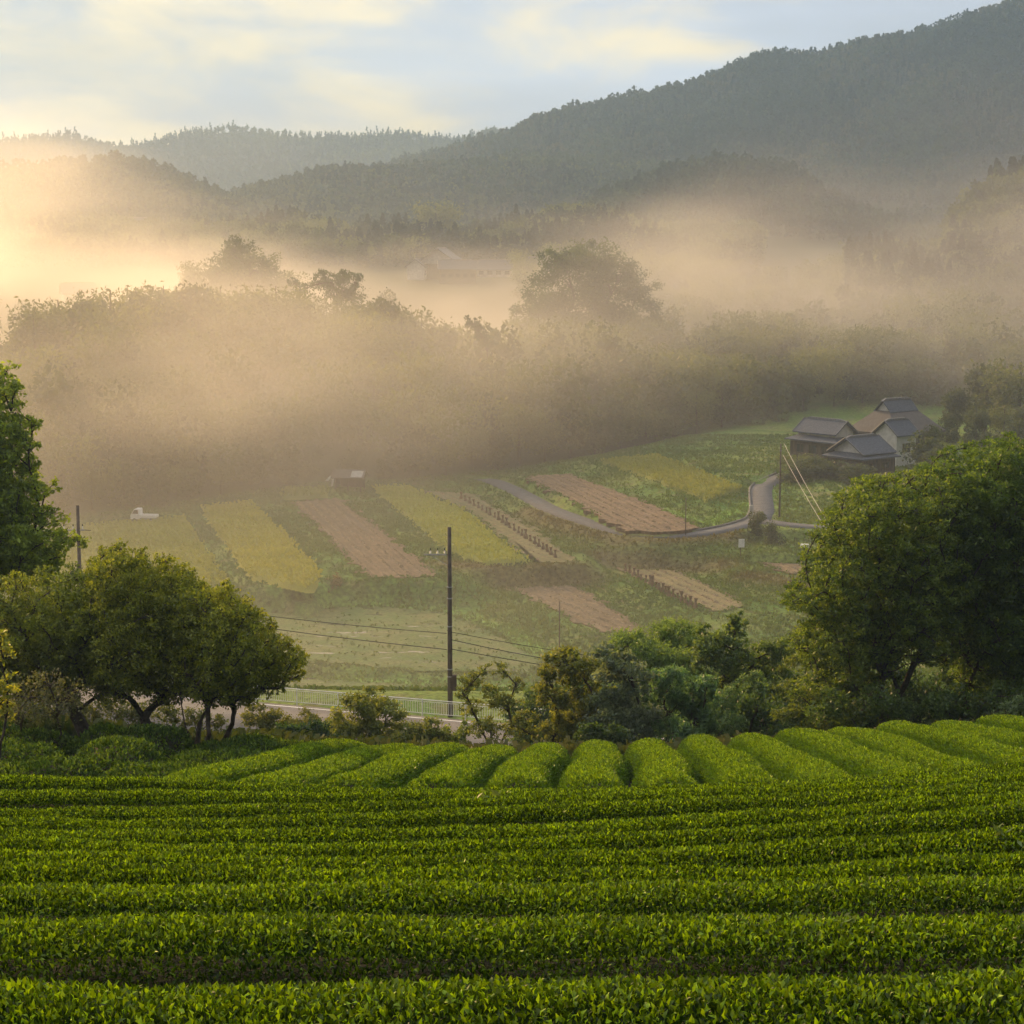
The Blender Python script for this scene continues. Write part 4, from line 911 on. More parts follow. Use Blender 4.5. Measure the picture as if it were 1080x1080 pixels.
forest('hill_woods', 'hazy woods on the rounded hills left of the mountain', np.concatenate([scatter(-150, 480, lambda u: 930, lambda u: 1200, 6.5), scatter(120, 780, lambda u: 1080, lambda u: 1350, 7)]), lo, [GRD, GRN, CON, GRN, GRD], (.65, 1.05))
forest('spur_woods', 'dark wooded spur in front of the big mountain', scatter(460, 1100, lambda u: 870, lambda u: 1120, 6.0), lo, [MTD, MTN, CON, MTD, MTN], (.65, 1.1))
mdp = [proto('round', 240, 1.3), proto('bamboo', 240, 1.3), proto('round', 240, 1.3), proto('conifer', 200, 1.3, 13)]
forest('foothill_woods', 'misty woods at the hill foot behind the temple', scatter(-120, 800, lambda u: 715, lambda u: 870, 6.0), mdp, [GRN, GRB, GRD, CON], (.7, 1.1))
forest('spur_woods', 'green wooded spur at the right edge above the fog', scatter(900, 1260, lambda u: 500, lambda u: 740, 6.0), mdp, [GRN, GRB, GRD, CON], (.7, 1.05))
hi = [proto('bush', 620, .85, 10), proto('bamboo', 700, .8, 11), proto('bush', 620, .85, 9), proto('bamboo', 700, .8, 12), proto('round', 620, .8, 11)]
def A0(u): return y_edge(u) + 3 + (9 if 335 < u < 400 else 0)
def A1(u): return y_edge(u) + 110
forest('valley_woods', 'dense bamboo and broadleaf wood on the rise behind the fields', scatter(-120, 1250, A0, A1, 4.6), hi, [GRN, GRB, GRD, GRB, GRN], (.5, 1.25), 'leaf')
forest('misty_woods', 'fog-bound scattered trees on the valley floor before the temple', np.concatenate([scatter(-100, 420, lambda u: 400, lambda u: 520, 8), scatter(640, 1200, lambda u: 470, lambda u: 640, 9), scatter(560, 760, lambda u: 560, lambda u: 700, 9)]), hi, [GRN, GRB, GRD, GRB, GRN], (.6, 1.0), 'leaf')

# trees of that wood one can tell apart
protos_hi = {}
def single(kind, u, v_top, y, label, group=None, ratio=None, name=None, cols=None, r_u=None):
    """one tree whose top shows at row v_top, standing at distance y"""
    x = (u - 540) / F_PX * (y * .99 + 4); gz = H1(x, y); h = Wz(u, v_top, y) - gz; h = max(h, 3)
    key = kind + str(rng.integers(0, 3))
    if key not in protos_hi:
        Q, var = proto(kind, 2600, .55 if kind != 'conifer' else .6, 10.0)
        c0, c1 = {'round': GRN, 'bush': GRN, 'bamboo': GRB, 'conifer': CON}[kind]
        c0, c1 = np.array(c0), np.array(c1); v, f = quads(Q); t = (c0 + (c1 - c0) * var[:, None]) * (.8 + .4 * rng.random((len(f), 1)))
        me = mesh_np('crown', v, f, tint=t); me.materials.append(M['leaf'])
        VT, FT = tube_np([[0, 0, -1.5], [.1, 0, 3], [0, .15, 6], [.1, .1, 9]], [.28, .22, .15, .05], 7); tm = mesh_np('trunk', VT, FT, smooth=True); tm.materials.append(M['bark'])
        protos_hi[key] = (me, tm)
    me, tm = protos_hi[key]
    nm = name or {'round': 'broadleaf_tree', 'bush': 'bushy_tree', 'bamboo': 'bamboo_clump', 'conifer': 'conifer_tree'}[kind]
    r = tag(empty(nm, (x, y, gz), rng.random() * 6.28), label, 'bamboo' if kind == 'bamboo' else 'tree', group)
    k = h / 10.0; w = k if r_u is None else r_u * y / F_PX / 3.4
    r.scale = (w, w, k); link('crown', me, None, r); link('trunk', tm, None, r); return r

# big camphor in the fog, built with its own crown
make_tree('camphor_tree', 'huge round fog-grey tree standing above the wood, right of the temple', 'tree', G(612, 380, 440),
          B(440, [(600, 290, 32), (630, 285, 34), (575, 312, 26), (605, 320, 38), (645, 310, 34), (560, 335, 22), (590, 345, 32), (630, 345, 36), (615, 272, 20), (665, 335, 30), (672, 305, 22), (548, 345, 12), (585, 275, 16), (655, 285, 20), (610, 365, 34), (650, 365, 34), (570, 360, 24), (685, 345, 18), (700, 362, 18), (672, 362, 24)]),
          leaf=.6, lai=1.7, tint=(.022, .036, .012), tint2=(.055, .07, .02), rtrunk=.9, clumps=22, sig=.17)
make_tree('leaning_tree', 'small leaning dark tree silhouetted against the bright fog', 'tree', G(512, 372, 330), B(330, [(497, 340, 6), (503, 347, 7), (508, 355, 8), (514, 362, 9), (492, 335, 3)]), leaf=.4, lai=2.6, tint=(.02, .034, .012), rtrunk=.22, clumps=14)
make_tree('dome_tree', 'broad dome-shaped tree standing in the fog left of the temple', 'tree', G(250, 320, 470), B(470, [(250, 272, 22), (235, 285, 20), (268, 285, 20), (222, 298, 16), (285, 298, 16), (252, 295, 26), (245, 262, 12)]), leaf=.7, lai=1.6, tint=(.028, .038, .013), rtrunk=.7, clumps=18)
make_tree('clump_tree', 'dark two-lobed tree crown breaking the top of the misty wood', 'tree', G(360, 340, 365), B(365, [(340, 292, 9), (350, 298, 10), (362, 290, 9), (374, 297, 10), (335, 300, 8), (355, 308, 16), (375, 310, 12), (310, 298, 7), (318, 306, 9)]), leaf=.5, lai=1.7, tint=(.024, .038, .013), rtrunk=.4, clumps=16)

for u, vt, dy, kind in [(30, 500, 4, 'bush'), (62, 508, 3, 'bush'), (95, 495, 6, 'bamboo'), (130, 480, 6, 'bush'), (165, 492, 4, 'bush'), (198, 470, 6, 'bush'), (232, 482, 5, 'bamboo'), (262, 468, 8, 'bush'), (300, 472, 6, 'bush'), (330, 468, 8, 'bush'), (372, 462, 9, 'bush'), (405, 478, 5, 'bush')]:
    single(kind, u, vt, y_edge(u) + dy, 'brown-hazed tree at the lit left wood edge behind the yellow rice', 'hazy trees along the left wood edge')
for u, vt, dy, kind in [(440, 455, 6, 'round'), (470, 462, 4, 'bamboo'), (498, 445, 7, 'bamboo'), (525, 452, 4, 'round'), (548, 420, 8, 'bamboo'), (575, 440, 5, 'bamboo'), (602, 428, 6, 'bamboo'), (628, 440, 4, 'round'), (655, 415, 7, 'bamboo'), (682, 425, 5, 'bamboo'), (710, 412, 6, 'round'), (735, 408, 5, 'bamboo'), (762, 402, 6, 'round'), (790, 410, 5, 'bamboo')]:
    single(kind, u, vt, y_edge(u) + dy, 'feathery grey-green tree along the middle wood edge behind the lane', 'bamboo and trees along the middle wood edge')
for u, vt, dy, kind in [(818, 400, 5, 'round'), (848, 392, 7, 'round'), (880, 398, 4, 'bamboo'), (910, 388, 6, 'round'), (940, 395, 4, 'round'), (972, 385, 6, 'round')]:
    single(kind, u, vt, y_edge(u) + dy, 'dim grey tree at the wood edge behind the farmhouse', 'trees behind the farmhouse')
for u, vt, y, kind, lab in [(1010, 410, 330, 'round', 'hazy green tree on the right bank, nearest the farmhouse roofs'), (1040, 385, 335, 'round', 'round hazy tree on the right bank, next to the right edge'), (1075, 372, 325, 'bamboo', 'tall feathery clump on the right bank at the right edge'), (1060, 425, 315, 'bamboo', 'low feathery clump on the right bank above the big tree'), (1000, 432, 318, 'bush', 'wide hazy bush on the right bank behind the storehouse'), (1030, 428, 312, 'bush', 'wide green bush in the middle of the right bank'), (1085, 420, 308, 'bush', 'big green bush at the right edge of the right bank'), (985, 446, 300, 'bush', 'low wide bush between the storehouse and the right bank'), (1045, 448, 296, 'bush', 'low wide bush just above the tallest tree'), (1075, 440, 300, 'bush', 'dense bush above the tallest tree at the right edge')]:
    single(kind, u, vt, y, lab)
for u, vt, dy, kind in [(40, 326, 60, 'bush'), (66, 306, 66, 'bamboo'), (92, 315, 62, 'round'), (120, 296, 68, 'bamboo'), (150, 304, 66, 'bush'), (176, 292, 70, 'bamboo'), (205, 300, 66, 'round'), (236, 294, 70, 'bamboo'), (268, 304, 64, 'bush'), (292, 293, 70, 'bamboo'), (402, 312, 66, 'round'), (424, 326, 64, 'bush'), (446, 332, 64, 'bamboo'), (468, 346, 62, 'round')]:
    single(kind, u, vt, y_edge(u) + dy, 'sunlit crown on the skyline of the misty wood at the left', 'crowns on the skyline of the misty wood')
for u, vt, dy, kind, wd in [(70, 385, 38, 'bush', 26), (118, 410, 26, 'bamboo', 22), (175, 372, 44, 'bush', 30), (222, 402, 30, 'bamboo', 24), (268, 380, 42, 'round', 26), (312, 412, 26, 'bush', 24), (350, 370, 46, 'bamboo', 26), (395, 398, 32, 'bush', 28), (440, 385, 36, 'bamboo', 24), (486, 392, 34, 'round', 26), (540, 378, 40, 'bamboo', 26), (690, 380, 34, 'bush', 26), (750, 385, 32, 'bamboo', 24), (150, 440, 14, 'bush', 22), (285, 436, 14, 'round', 22), (420, 425, 20, 'bush', 22)]:
    single(kind, u, vt, y_edge(u) + dy, 'full crown standing out on the slope of the misty wood', 'full crowns on the slope of the misty wood', r_u=wd)
for u, vt, y, kind, lab in [(842, 478, 277, 'bamboo', 'slim pale tree beside the thin pole with bright cables'), (862, 484, 272, 'bush', 'round dark garden tree before the two-tiered roof'), (880, 494, 268, 'bush', 'garden tree below the farmhouse front gable'), (905, 500, 264, 'bush', 'garden tree right of the gable, partly behind the big tree'), (845, 505, 268, 'bush', 'low garden bush right of the lane bend'),
                            (975, 452, 272, 'bush', 'green tree touching the white storehouse at its right'), (992, 468, 262, 'bush', 'green tree in front of the storehouse, above the big tree'), (884, 447, 296, 'round', 'small round tree showing behind the two-tiered roof'), (950, 500, 256, 'bamboo', 'pale shrub in front of the storehouse'), (815, 560, 226, 'bush', 'low bush on the bank below the lane junction'), (800, 556, 229, 'bush', 'low round bush beside the concrete lane marker')]:
    single(kind, u, vt, y, lab, name='garden_tree' if vt < 510 else 'bush', r_u=(20 if vt < 510 else 11))
single('bamboo', 460, 205, 830, 'pale feathery bamboo grove on the hill behind the temple')
single('round', 420, 232, 800, 'rounded wooded knoll tree behind the temple roof')

# tall grass and weeds on the banks
def tufts(name, label, U0, U1, V0, V1, n, h, cols, test=None):
    u = U0 + (U1 - U0) * rng.random(n); y = V0 + (V1 - V0) * rng.random(n)
    x = (u - 540) / F_PX * (y * .99 + 4); keep = np.ones(n, bool)
    for z, P in [q for kk, q in PLOTS.items() if kk[:5] not in ('grass', 'yard')]:
        keep &= ~(inside(x, y, P) & (poly_e(x, y, P) > .5)) | ((rng.random(n) < .10) & (z < -39.3))
    for P in (LANE_P, LANE2): keep &= lane_dz(x, y, P)[0] > 1.9
    pr = (x - cen0[0]) * (cen1 - cen0)[1] - (y - cen0[1]) * (cen1 - cen0)[0]; keep &= np.abs(pr / np.linalg.norm((cen1 - cen0)[:2])) > 4.4
    keep &= y < y_edge(U_of(x, y)) + 4
    k = fbm(x / 7, y / 7, 3, 77); keep &= rng.random(n) < sstep(.25, .65, k) * .8 + .3
    x, y = x[keep], y[keep]; n = len(x); z = H(x, y)
    m = 3; base = np.repeat(np.column_stack([x, y, z - .05]), m, 0) + rng.normal(0, .12, (n * m, 3)) * [1, 1, 0]
    hh = (h * (.4 + .9 * rng.random(n * m) * np.repeat(fbm(x / 3, y / 3, 2, 5) + .3, m)))[:, None]
    d = rng.normal(0, .35, (n * m, 3)); d[:, 2] = 1; w = rng.normal(0, 1, (n * m, 3)); w[:, 2] = 0; w /= np.linalg.norm(w, axis=1)[:, None]
    Q = np.stack([base - w * .05, base + w * .05, base + d * hh + w * .10, base + d * hh - w * .10], 1)
    c0, c1 = np.array(cols[0]), np.array(cols[1]); f = np.clip(np.repeat(fbm(x / 9, y / 9, 3, 31), m) * 1.1 - .15 + rng.normal(0, .15, n * m), 0, 1)[:, None]
    tc_ = c0 + (c1 - c0) * f; kd = np.repeat(near_line(x, y, DRY, 2.6), m)[:, None] * .85; kl = np.repeat(near_line(x, y, LUSH, 1.3), m)[:, None] * .8
    tc_ = tc_ * (1 - kd) + np.array([.14, .11, .045]) * kd; tc_ = tc_ * (1 - kl) + np.array([.15, .24, .045]) * kl
    v, fq = quads(Q)
    return tag(link(name, mesh_np(name, v, fq, tint=tc_), M['rice']), label, 'grass', kind='stuff')
tufts('bank_grass', 'rough green grass on the terrace banks', -20, 1100, 134, 330, 130000, .34, ((.075, .14, .022), (.145, .185, .042)))
tufts('slope_weeds', 'tangled weeds on the slope between the tea and the road', -60, 1160, 65, 116, 26000, .7, ((.035, .06, .012), (.11, .11, .025)))

# ------------------------------------------------------------------ buildings
M['tile'] = surf_mat('grey_roof_tile', (.048, .060, .085), (.078, .094, .125), .7, 2.5, spec=.12, bump=.5, bscale=9, stretch=(1, 1, 4))
M['tile2'] = surf_mat('brown_sheet_roof', (.055, .047, .044), (.085, .074, .07), .65, 1.5, bump=.3, bscale=6)
M['plaster'] = surf_mat('white_plaster', (.40, .39, .36), (.52, .51, .47), .85, 1.5)
M['wood'] = surf_mat('weathered_wood', (.05, .037, .027), (.10, .075, .055), .85, 3, stretch=(1, 1, .2))
M['glass'] = surf_mat('dark_window_glass', (.02, .022, .025), None, .08, spec=.6)
M['ridge'] = surf_mat('ridge_tile', (.09, .092, .10), (.15, .15, .16), .6, 4)
M['steel'] = surf_mat('grey_steel', (.25, .26, .27), (.35, .36, .36), .5, 4)

def gable_roof(Lr, Wd, z0, rh, over=.6, th=.18):
    """two slabs meeting at a ridge along x"""
    mb = MB(); hw = Wd / 2 + over; hl = Lr / 2 + over; e = z0 - rh * over / (Wd / 2)
    for s in (1, -1):
        A = [(-hl, s * hw, e), (hl, s * hw, e), (hl, 0, z0 + rh), (-hl, 0, z0 + rh)]; Bq = [(p[0], p[1], p[2] - th) for p in A]
        f = [(0, 1, 2, 3), (7, 6, 5, 4), (0, 4, 5, 1), (3, 7, 4, 0), (1, 5, 6, 2)]
        if s < 0: f = [q[::-1] for q in f]
        mb.add(A + Bq, f)
    return mb

def house(name, label, cat, loc, rz, Lr, Wd, wh, rh, wall='plaster', roof='tile', over=.6, skirt=None, windows=4, gable='plaster', floor=.0, lower='wood'):
    r = tag(empty(name, loc, rz), label, cat)
    hl, hw = Lr / 2, Wd / 2
    mb = MB(); mb.box((0, 0, (wh - 2) / 2), (Lr, Wd, wh + 2)); mb.build('wall', M[wall], r)
    for s in (-1, 1):
        x = s * (hl - .04); x2 = s * (hl - .3); g = MB()
        g.add([(x, -hw, wh + .003), (x, hw, wh + .003), (x, 0, wh + rh - .16), (x2, -hw, wh + .003), (x2, hw, wh + .003), (x2, 0, wh + rh - .16)], [(0, 1, 2), (3, 5, 4), (0, 2, 5, 3), (1, 4, 5, 2)])
        g.build('gable', M[gable], r)
    ro = gable_roof(Lr, Wd, wh + .1, rh, over).build('roof', M[roof], r)
    MB().box((0, 0, wh + rh + .2), (Lr + over * 2 + .1, .36, .34), taper=.7).build('ridge', M['ridge'], ro)
    for s in (-1, 1):
        sl = math.hypot(hw + over, rh * (1 + over / hw)); vb = MB()
        for t in (-1, 1): vb.tube([(s * (hl + over), t * (hw + over), wh + .12 - rh * over / hw), (s * (hl + over), 0, wh + rh + .12)], .09, 6)
        vb.build('barge_tile', M['ridge'], ro)
    if skirt:   # lean-to roof round the walls below the main eaves
        z1, z2, out = skirt
        sk = MB(); V = []
        for k, (o_, z) in enumerate(((out, z1), (-.06, z2))):
            V += [(-hl - o_, -hw - o_, z), (hl + o_, -hw - o_, z), (hl + o_, hw + o_, z), (-hl - o_, hw + o_, z)]
        V += [(p[0], p[1], p[2] - .16) for p in V]
        F = []
        for i in range(4):
            j = (i + 1) % 4; F += [(i, j, 4 + j, 4 + i), (8 + j, 8 + i, 12 + i, 12 + j), (i, 8 + i, 8 + j, j)]
        sk.add(V, F).build('lower_roof', M[roof], r)
        MB().box((0, 0, z1 / 2 - .75), (Lr + out * 1.1, Wd + out * 1.1, z1 + .9)).build('lower_wall', M[lower], r)
    n = windows
    for s in (-1, 1):
        for k in range(n):
            x = -hl + Lr * (k + .5) / n; oo = (skirt[2] * .55 if skirt else 0); zc = (skirt[0] * .45 if skirt else wh * .5)
            f = MB(); w = min(1.6, Lr / n * .6); h_ = 1.3 if zc > 1 else .9
            y0 = s * (hw + oo + .03)
            f.box((x, y0, zc + h_ / 2), (w + .16, .08, .08)); f.box((x, y0, zc - h_ / 2), (w + .16, .1, .08)); f.box((x - w / 2, y0, zc), (.08, .08, h_ - .08)); f.box((x + w / 2, y0, zc), (.08, .08, h_ - .08)); f.box((x, y0, zc), (.05, .06, h_ - .08))
            fo = f.build('window', M['wood'], r); MB().box((x, s * (hw + oo + .012), zc), (w - .08, .02, h_ - .08)).build('pane', M['glass'], fo)
    d = MB(); d.box((hl + (skirt[2] * .55 if skirt else 0) + .03, 0, 1.0), (.06, 1.4, 2.0)); d.build('door', M['wood'], r)
    return r

def minka(name, label, loc, rz, Lr, Wd, wh, rh_low, rh_top, topL, topW):
    """big farmhouse: hipped lower roof carrying a small gabled tiled crest"""
    r = tag(empty(name, loc, rz), label, 'house'); hl, hw = Lr / 2, Wd / 2
    MB().box((0, 0, (wh - 2) / 2), (Lr, Wd, wh + 2)).build('wall', M['wood'], r)
    mb = MB(); ov = 1.0; tl, tw = topL / 2, topW / 2
    lo_ = [(-hl - ov, -hw - ov, wh - .3), (hl + ov, -hw - ov, wh - .3), (hl + ov, hw + ov, wh - .3), (-hl - ov, hw + ov, wh - .3)]
    up = [(-tl, -tw, wh + rh_low), (tl, -tw, wh + rh_low), (tl, tw, wh + rh_low), (-tl, tw, wh + rh_low)]
    mb.add(lo_ + up + [(p[0], p[1], p[2] - .35) for p in lo_], [(0, 1, 5, 4), (1, 2, 6, 5), (2, 3, 7, 6), (3, 0, 4, 7), (4, 5, 6, 7), (1, 0, 8, 9), (2, 1, 9, 10), (3, 2, 10, 11), (0, 3, 11, 8), (8, 11, 10, 9)])
    ro = mb.build('roof', M['tile2'], r)
    top = gable_roof(topL - .3, topW, wh + rh_low + .2, rh_top, .3, .14).build('crest_roof', M['tile'], ro)
    for s in (-1, 1):
        g = MB(); x, x2 = s * (tl - .35), s * (tl - .6); g.add([(x, -tw, wh + rh_low + .02), (x, tw, wh + rh_low + .02), (x, 0, wh + rh_low + rh_top), (x2, -tw, wh + rh_low + .02), (x2, tw, wh + rh_low + .02), (x2, 0, wh + rh_low + rh_top)], [(0, 1, 2), (3, 5, 4), (0, 2, 5, 3), (1, 4, 5, 2)])
        g.build('gable', M['plaster'], ro)
    MB().box((0, 0, wh + rh_low + rh_top + .3), (topL + .5, .42, .4), taper=.75).build('ridge', M['ridge'], ro)
    for s in (-1, 1):
        for k in range(4):
            x = -hl + Lr * (k + .5) / 4; MB().box((x, s * (hw + .03), 1.2), (1.7, .06, 1.7)).build('window', M['glass'], r)
    return r

def hp(u, v, z): p = W(u, v, z=z); return (p[0], p[1], z)
a1 = R(38)
minka('farmhouse', 'big old farmhouse with brown hipped roof and tiled crest', hp(944, 468, -33.6), a1, 10.5, 8.5, 2.6, 3.0, 1.5, 6.6, 3.0)
house('two_tier_house', 'grey two-tiered tiled house at the left of the farm', 'house', hp(870, 480, -33.8), R(-50), 7.6, 4.2, 4.0, 1.5, skirt=(2.5, 3.2, 1.5), windows=3)
house('front_house', 'low farm building with a white front gable and wide grey roof', 'house', hp(908, 496, -33.8), a1, 5.6, 5.4, 3.2, 1.7, over=.8, skirt=(2.2, 2.9, 1.3), windows=2)
house('storehouse', 'white-walled storehouse with a grey tiled roof beside the farmhouse', 'storehouse', hp(944, 487, -33.8), a1, 4.4, 4.2, 4.6, 1.7, over=.5, windows=1, lower='plaster')

# temple and houses behind the fog
tz = -13.8
def tp(u, y, dz=0): x = (u - 540) / F_PX * (y * .99 + 4); return (x, y, H1(x, y) + dz)
house('temple_hall', 'large temple hall with broad grey roof and white gable in the fog', 'temple', tp(466, 655), R(82), 15, 15, 5.0, 5.2, over=1.6, wall='wood', windows=3)
house('temple_wing', 'small white-walled gabled wing at the left of the temple hall', 'house', tp(441, 648), R(80), 7, 6, 4.6, 2.2, windows=2)
house('temple_gatehouse', 'long low tiled building with dark wooden wall before the temple hall', 'house', tp(483, 632), R(3), 12, 6, 5.0, 2.4, wall='wood', windows=5)
house('long_house', 'long low white house right of the temple, half lost in fog', 'house', tp(522, 665), R(-4), 12, 6, 3.0, 2.8, windows=4)
house('white_house', 'white house partly hidden behind the huge fog-grey tree', 'house', tp(566, 660), R(-4), 10, 6, 4.6, 2.4, windows=2)
house('far_house', 'tiny pale house high on the left slope above the fog', 'house', tp(146, 890, 6), R(8), 10, 6, 4, 2.4, windows=2)
house('hamlet_house', 'faint pale-roofed house in the bright fog at the left', 'house', tp(84, 560), R(20), 9, 7, 4, 2.6, windows=2)
house('hamlet_house', 'faint white-gabled house in the fog right above the misty wood', 'house', tp(158, 520, 4), R(70), 8, 6, 4, 2.4, windows=2)

# hut at the wood edge with leaning white boards
hx = hp(369, 515, -36.4)
hut = tag(empty('field_hut', hx, R(-8)), 'dark wooden field hut at the wood edge with a patched roof', 'hut')
for sx in (-1.9, 0, 1.9):
    for sy in (-1.3, 1.3): MB().tube([(sx, sy, -.4), (sx, sy, 2.0)], .08, 6).build('post', M['wood'], hut)
MB().box((0, 1.25, 1.0), (3.8, .08, 1.9)).build('back_wall', M['wood'], hut); MB().box((-1.85, 0, 1.0), (.08, 2.4, 1.9)).build('side_wall', M['wood'], hut)
ro = gable_roof(4.0, 2.8, 2.0, .8, .45, .08).build('roof', M['tile2'], hut)
MB().add([(.5, -1.75, 1.86), (2.2, -1.75, 1.86), (2.2, -.5, 2.62), (.5, -.5, 2.62), (.5, -1.75, 1.9), (2.2, -1.75, 1.9), (2.2, -.5, 2.66), (.5, -.5, 2.66)], [(4, 5, 6, 7), (0, 1, 5, 4), (1, 2, 6, 5), (2, 3, 7, 6), (3, 0, 4, 7), (3, 2, 1, 0)]).build('roof_sheet', M['steel'], ro)
for (u, v, le, lab) in ((341, 511, -.75, 'white board leaning far over against the dark field hut'), (350, 514, -.12, 'white board standing nearly upright beside the field hut')):
    p = hp(u, v, -36.4); o = tag(MB().box((0, 0, .75), (.32, .05, 1.9)).build('white_board', M['white_metal']), lab, 'board'); o.location = (p[0], p[1], p[2]); o.rotation_euler = (R(-8), -le, 0)

# ------------------------------------------------------------------ white pickup truck
def kei_truck():
    p = hp(153, 547, -36.55); gx, gy = p[0], p[1]; r = tag(empty('pickup_truck', (gx, gy, H1(gx, gy)), R(172)), 'small white pickup truck parked beyond the yellow rice field', 'truck')
    WM = surf_mat('white_car_paint', (.75, .76, .77), (.80, .80, .80), .3, 2); RB = surf_mat('tyre_rubber', (.02, .02, .02), (.03, .03, .03), .9, 8)
    def profile(pts, w, name, mat, parent):
        n = len(pts); V = [(x, -w / 2, z) for x, z in pts] + [(x, w / 2, z) for x, z in pts]
        F = [tuple(range(n))[::-1], tuple(range(n, 2 * n))] + [(i, (i + 1) % n, (i + 1) % n + n, i + n) for i in range(n)]
        return MB().add(V, F).build(name, mat, parent, bevel=.03)
    cab = profile([(.55, .42), (1.72, .42), (1.74, .95), (1.58, 1.15), (1.22, 1.76), (.62, 1.78), (.55, 1.65)], 1.44, 'cab', WM, r)
    profile([(-1.62, .38), (.53, .38), (.53, .60), (-1.62, .60)], 1.36, 'chassis', M['steel'], r)
    bed = MB(); bed.box((-.55, 0, .66), (2.1, 1.44, .08)); bed.box((-.55, .70, .84), (2.1, .05, .28)); bed.box((-.55, -.70, .84), (2.1, .05, .28)); bed.box((.48, 0, .88), (.05, 1.34, .36)); bo = bed.build('cargo_bed', WM, r)
    MB().box((-1.625, 0, .84), (.05, 1.44, .28)).build('tailgate', WM, bo)
    MB().add([(1.565, -.62, 1.18), (1.565, .62, 1.18), (1.27, .58, 1.70), (1.27, -.58, 1.70), (1.60, -.62, 1.19), (1.60, .62, 1.19), (1.29, .58, 1.715), (1.29, -.58, 1.715)], [(4, 5, 6, 7), (0, 4, 7, 3), (1, 2, 6, 5), (0, 1, 5, 4), (3, 7, 6, 2)]).build('windscreen', M['glass'], cab)
    for s in (-1, 1):
        MB().add([(.68, s * .725, 1.15), (1.5, s * .725, 1.15), (1.2, s * .725, 1.66), (.72, s * .725, 1.66), (.68, s * .735, 1.15), (1.5, s * .735, 1.15), (1.2, s * .735, 1.66), (.72, s * .735, 1.66)], [(4, 5, 6, 7), (0, 1, 5, 4), (1, 2, 6, 5), (2, 3, 7, 6), (3, 0, 4, 7)]).build('side_window', M['glass'], cab)
        MB().box((1.745, s * .52, .78), (.04, .26, .16)).build('headlight', M['white_metal'], cab)
        for x in (-1.05, 1.2):
            t = MB().tube([(x, s * .58, .27), (x, s * .73, .27)], .27, 18).build('wheel', RB, r); MB().tube([(x, s * .725, .27), (x, s * .745, .27)], .15, 14).build('rim', M['steel'], t)
kei_truck()

# ------------------------------------------------------------------ poles and wires
M['concrete_pole'] = surf_mat('brown_weathered_pole', (.075, .058, .045), (.12, .095, .075), .85, 3)
M['ceramic'] = surf_mat('white_insulator', (.6, .6, .58), (.7, .7, .68), .3, 4)
M['cable'] = surf_mat('black_cable', (.02, .02, .02), (.03, .03, .03), .7, 5)
M['bright_cable'] = surf_mat('sunlit_cable', (.30, .28, .24), (.40, .37, .32), .5, 5)  # lighter colour paints in the sunlight these two cables catch
def utility_pole(label, base, h, r0, r1, arm=None, straps=(), box=None, name='utility_pole', mat='concrete_pole'):
    r = tag(empty(name, base), label, 'utility pole')
    MB().tube([(0, 0, -.8), (0, 0, h * .5), (0, 0, h)], [r0, (r0 + r1) / 2, r1], 14).build('pole', M[mat], r, smooth=True)
    if arm:
        za, ang, off, ln = arm
        c, s = math.cos(ang), math.sin(ang)
        ao = MB().box((c * off, s * off, za), (ln, .09, .09), ang).build('crossarm', M['steel'], r)
        MB().tube([(c * .1, s * .1, za - .75), (c * (off + ln * .2), s * (off + ln * .2), za - .03)], .02, 5).build('brace', M['steel'], ao)
        for t in (-.42, -.1, .22):
            x, y = c * (off + ln * t), s * (off + ln * t)
            MB().tube([(x, y, za + .045), (x, y, za + .12), (x, y, za + .16), (x, y, za + .2), (x, y, za + .24), (x, y, za + .30)], [.03, .075, .04, .07, .04, .035], 8).build('insulator', M['ceramic'], ao)
            MB().tube([(x, y, za + .30), (x, y, za + .46)], [.045, .03], 6).build('insulator_cap', M['cable'], ao)
        x, y = c * (off - ln * .5), s * (off - ln * .5); MB().tube([(x, y, za), (x - c * .45, y - s * .45, za - .03)], [.03, .02], 6).build('end_clamp', M['cable'], ao)
    for z in straps: MB().tube([(0, 0, z), (0, 0, z + .07)], r0 * .98 + .012, 14).build('strap', M['steel'], r)
    if box: MB().box((box[0], box[1], box[2]), (.3, .28, 1.1)).build('meter_box', M['wood'], r, bevel=.02)
    return r
PB = W(474.5, 754, z=-32.1); PB = PB + np.array([0, .7, 0]); PB[2] = -32.2
ph = float(Wz(470, 556, PB[1]) - PB[2])
arm_ang = R(205)
utility_pole('tall dark utility pole with one short crossarm, standing behind the guardrail', PB, ph, .19, .13, (Wz(470, 585, PB[1]) - PB[2], math.pi, .95, 1.5), (ph * .62, ph * .68, ph * .47, ph * .20, ph * .24), (.3, -.12, 2.2))
x = (82 - 540) / F_PX * 143.5; PL = np.array([x, 142, H1(x, 142)]); plh = float(Wz(82, 533, 142) - PL[2])
utility_pole('thin grey utility pole rising behind the orchard trees at the left', PL, plh, .18, .12, (Wz(82, 559, 142) - PL[2], math.pi, .6, 2.2), (plh * .5,), None)
PH_ = hp(822, 546, -35.2); PHT = float(Wz(826, 468, PH_[1]) - PH_[2])
utility_pole('thin dark pole beside the lane bend carrying two bright cables', PH_, PHT, .13, .09, None, (PHT * .9,), None)
for u, vb, vt, z, lab in ((723, 566, 525, -35.8, 'thin bare pole on the lane edge below the golden rice'), (590, 688, 634, -39.0, 'slender pole on the weedy bank above the wet paddy')):
    p = hp(u, vb, z); utility_pole(lab, p, float(Wz(u, vt, p[1]) - p[2]), .07, .05, name='thin_pole')

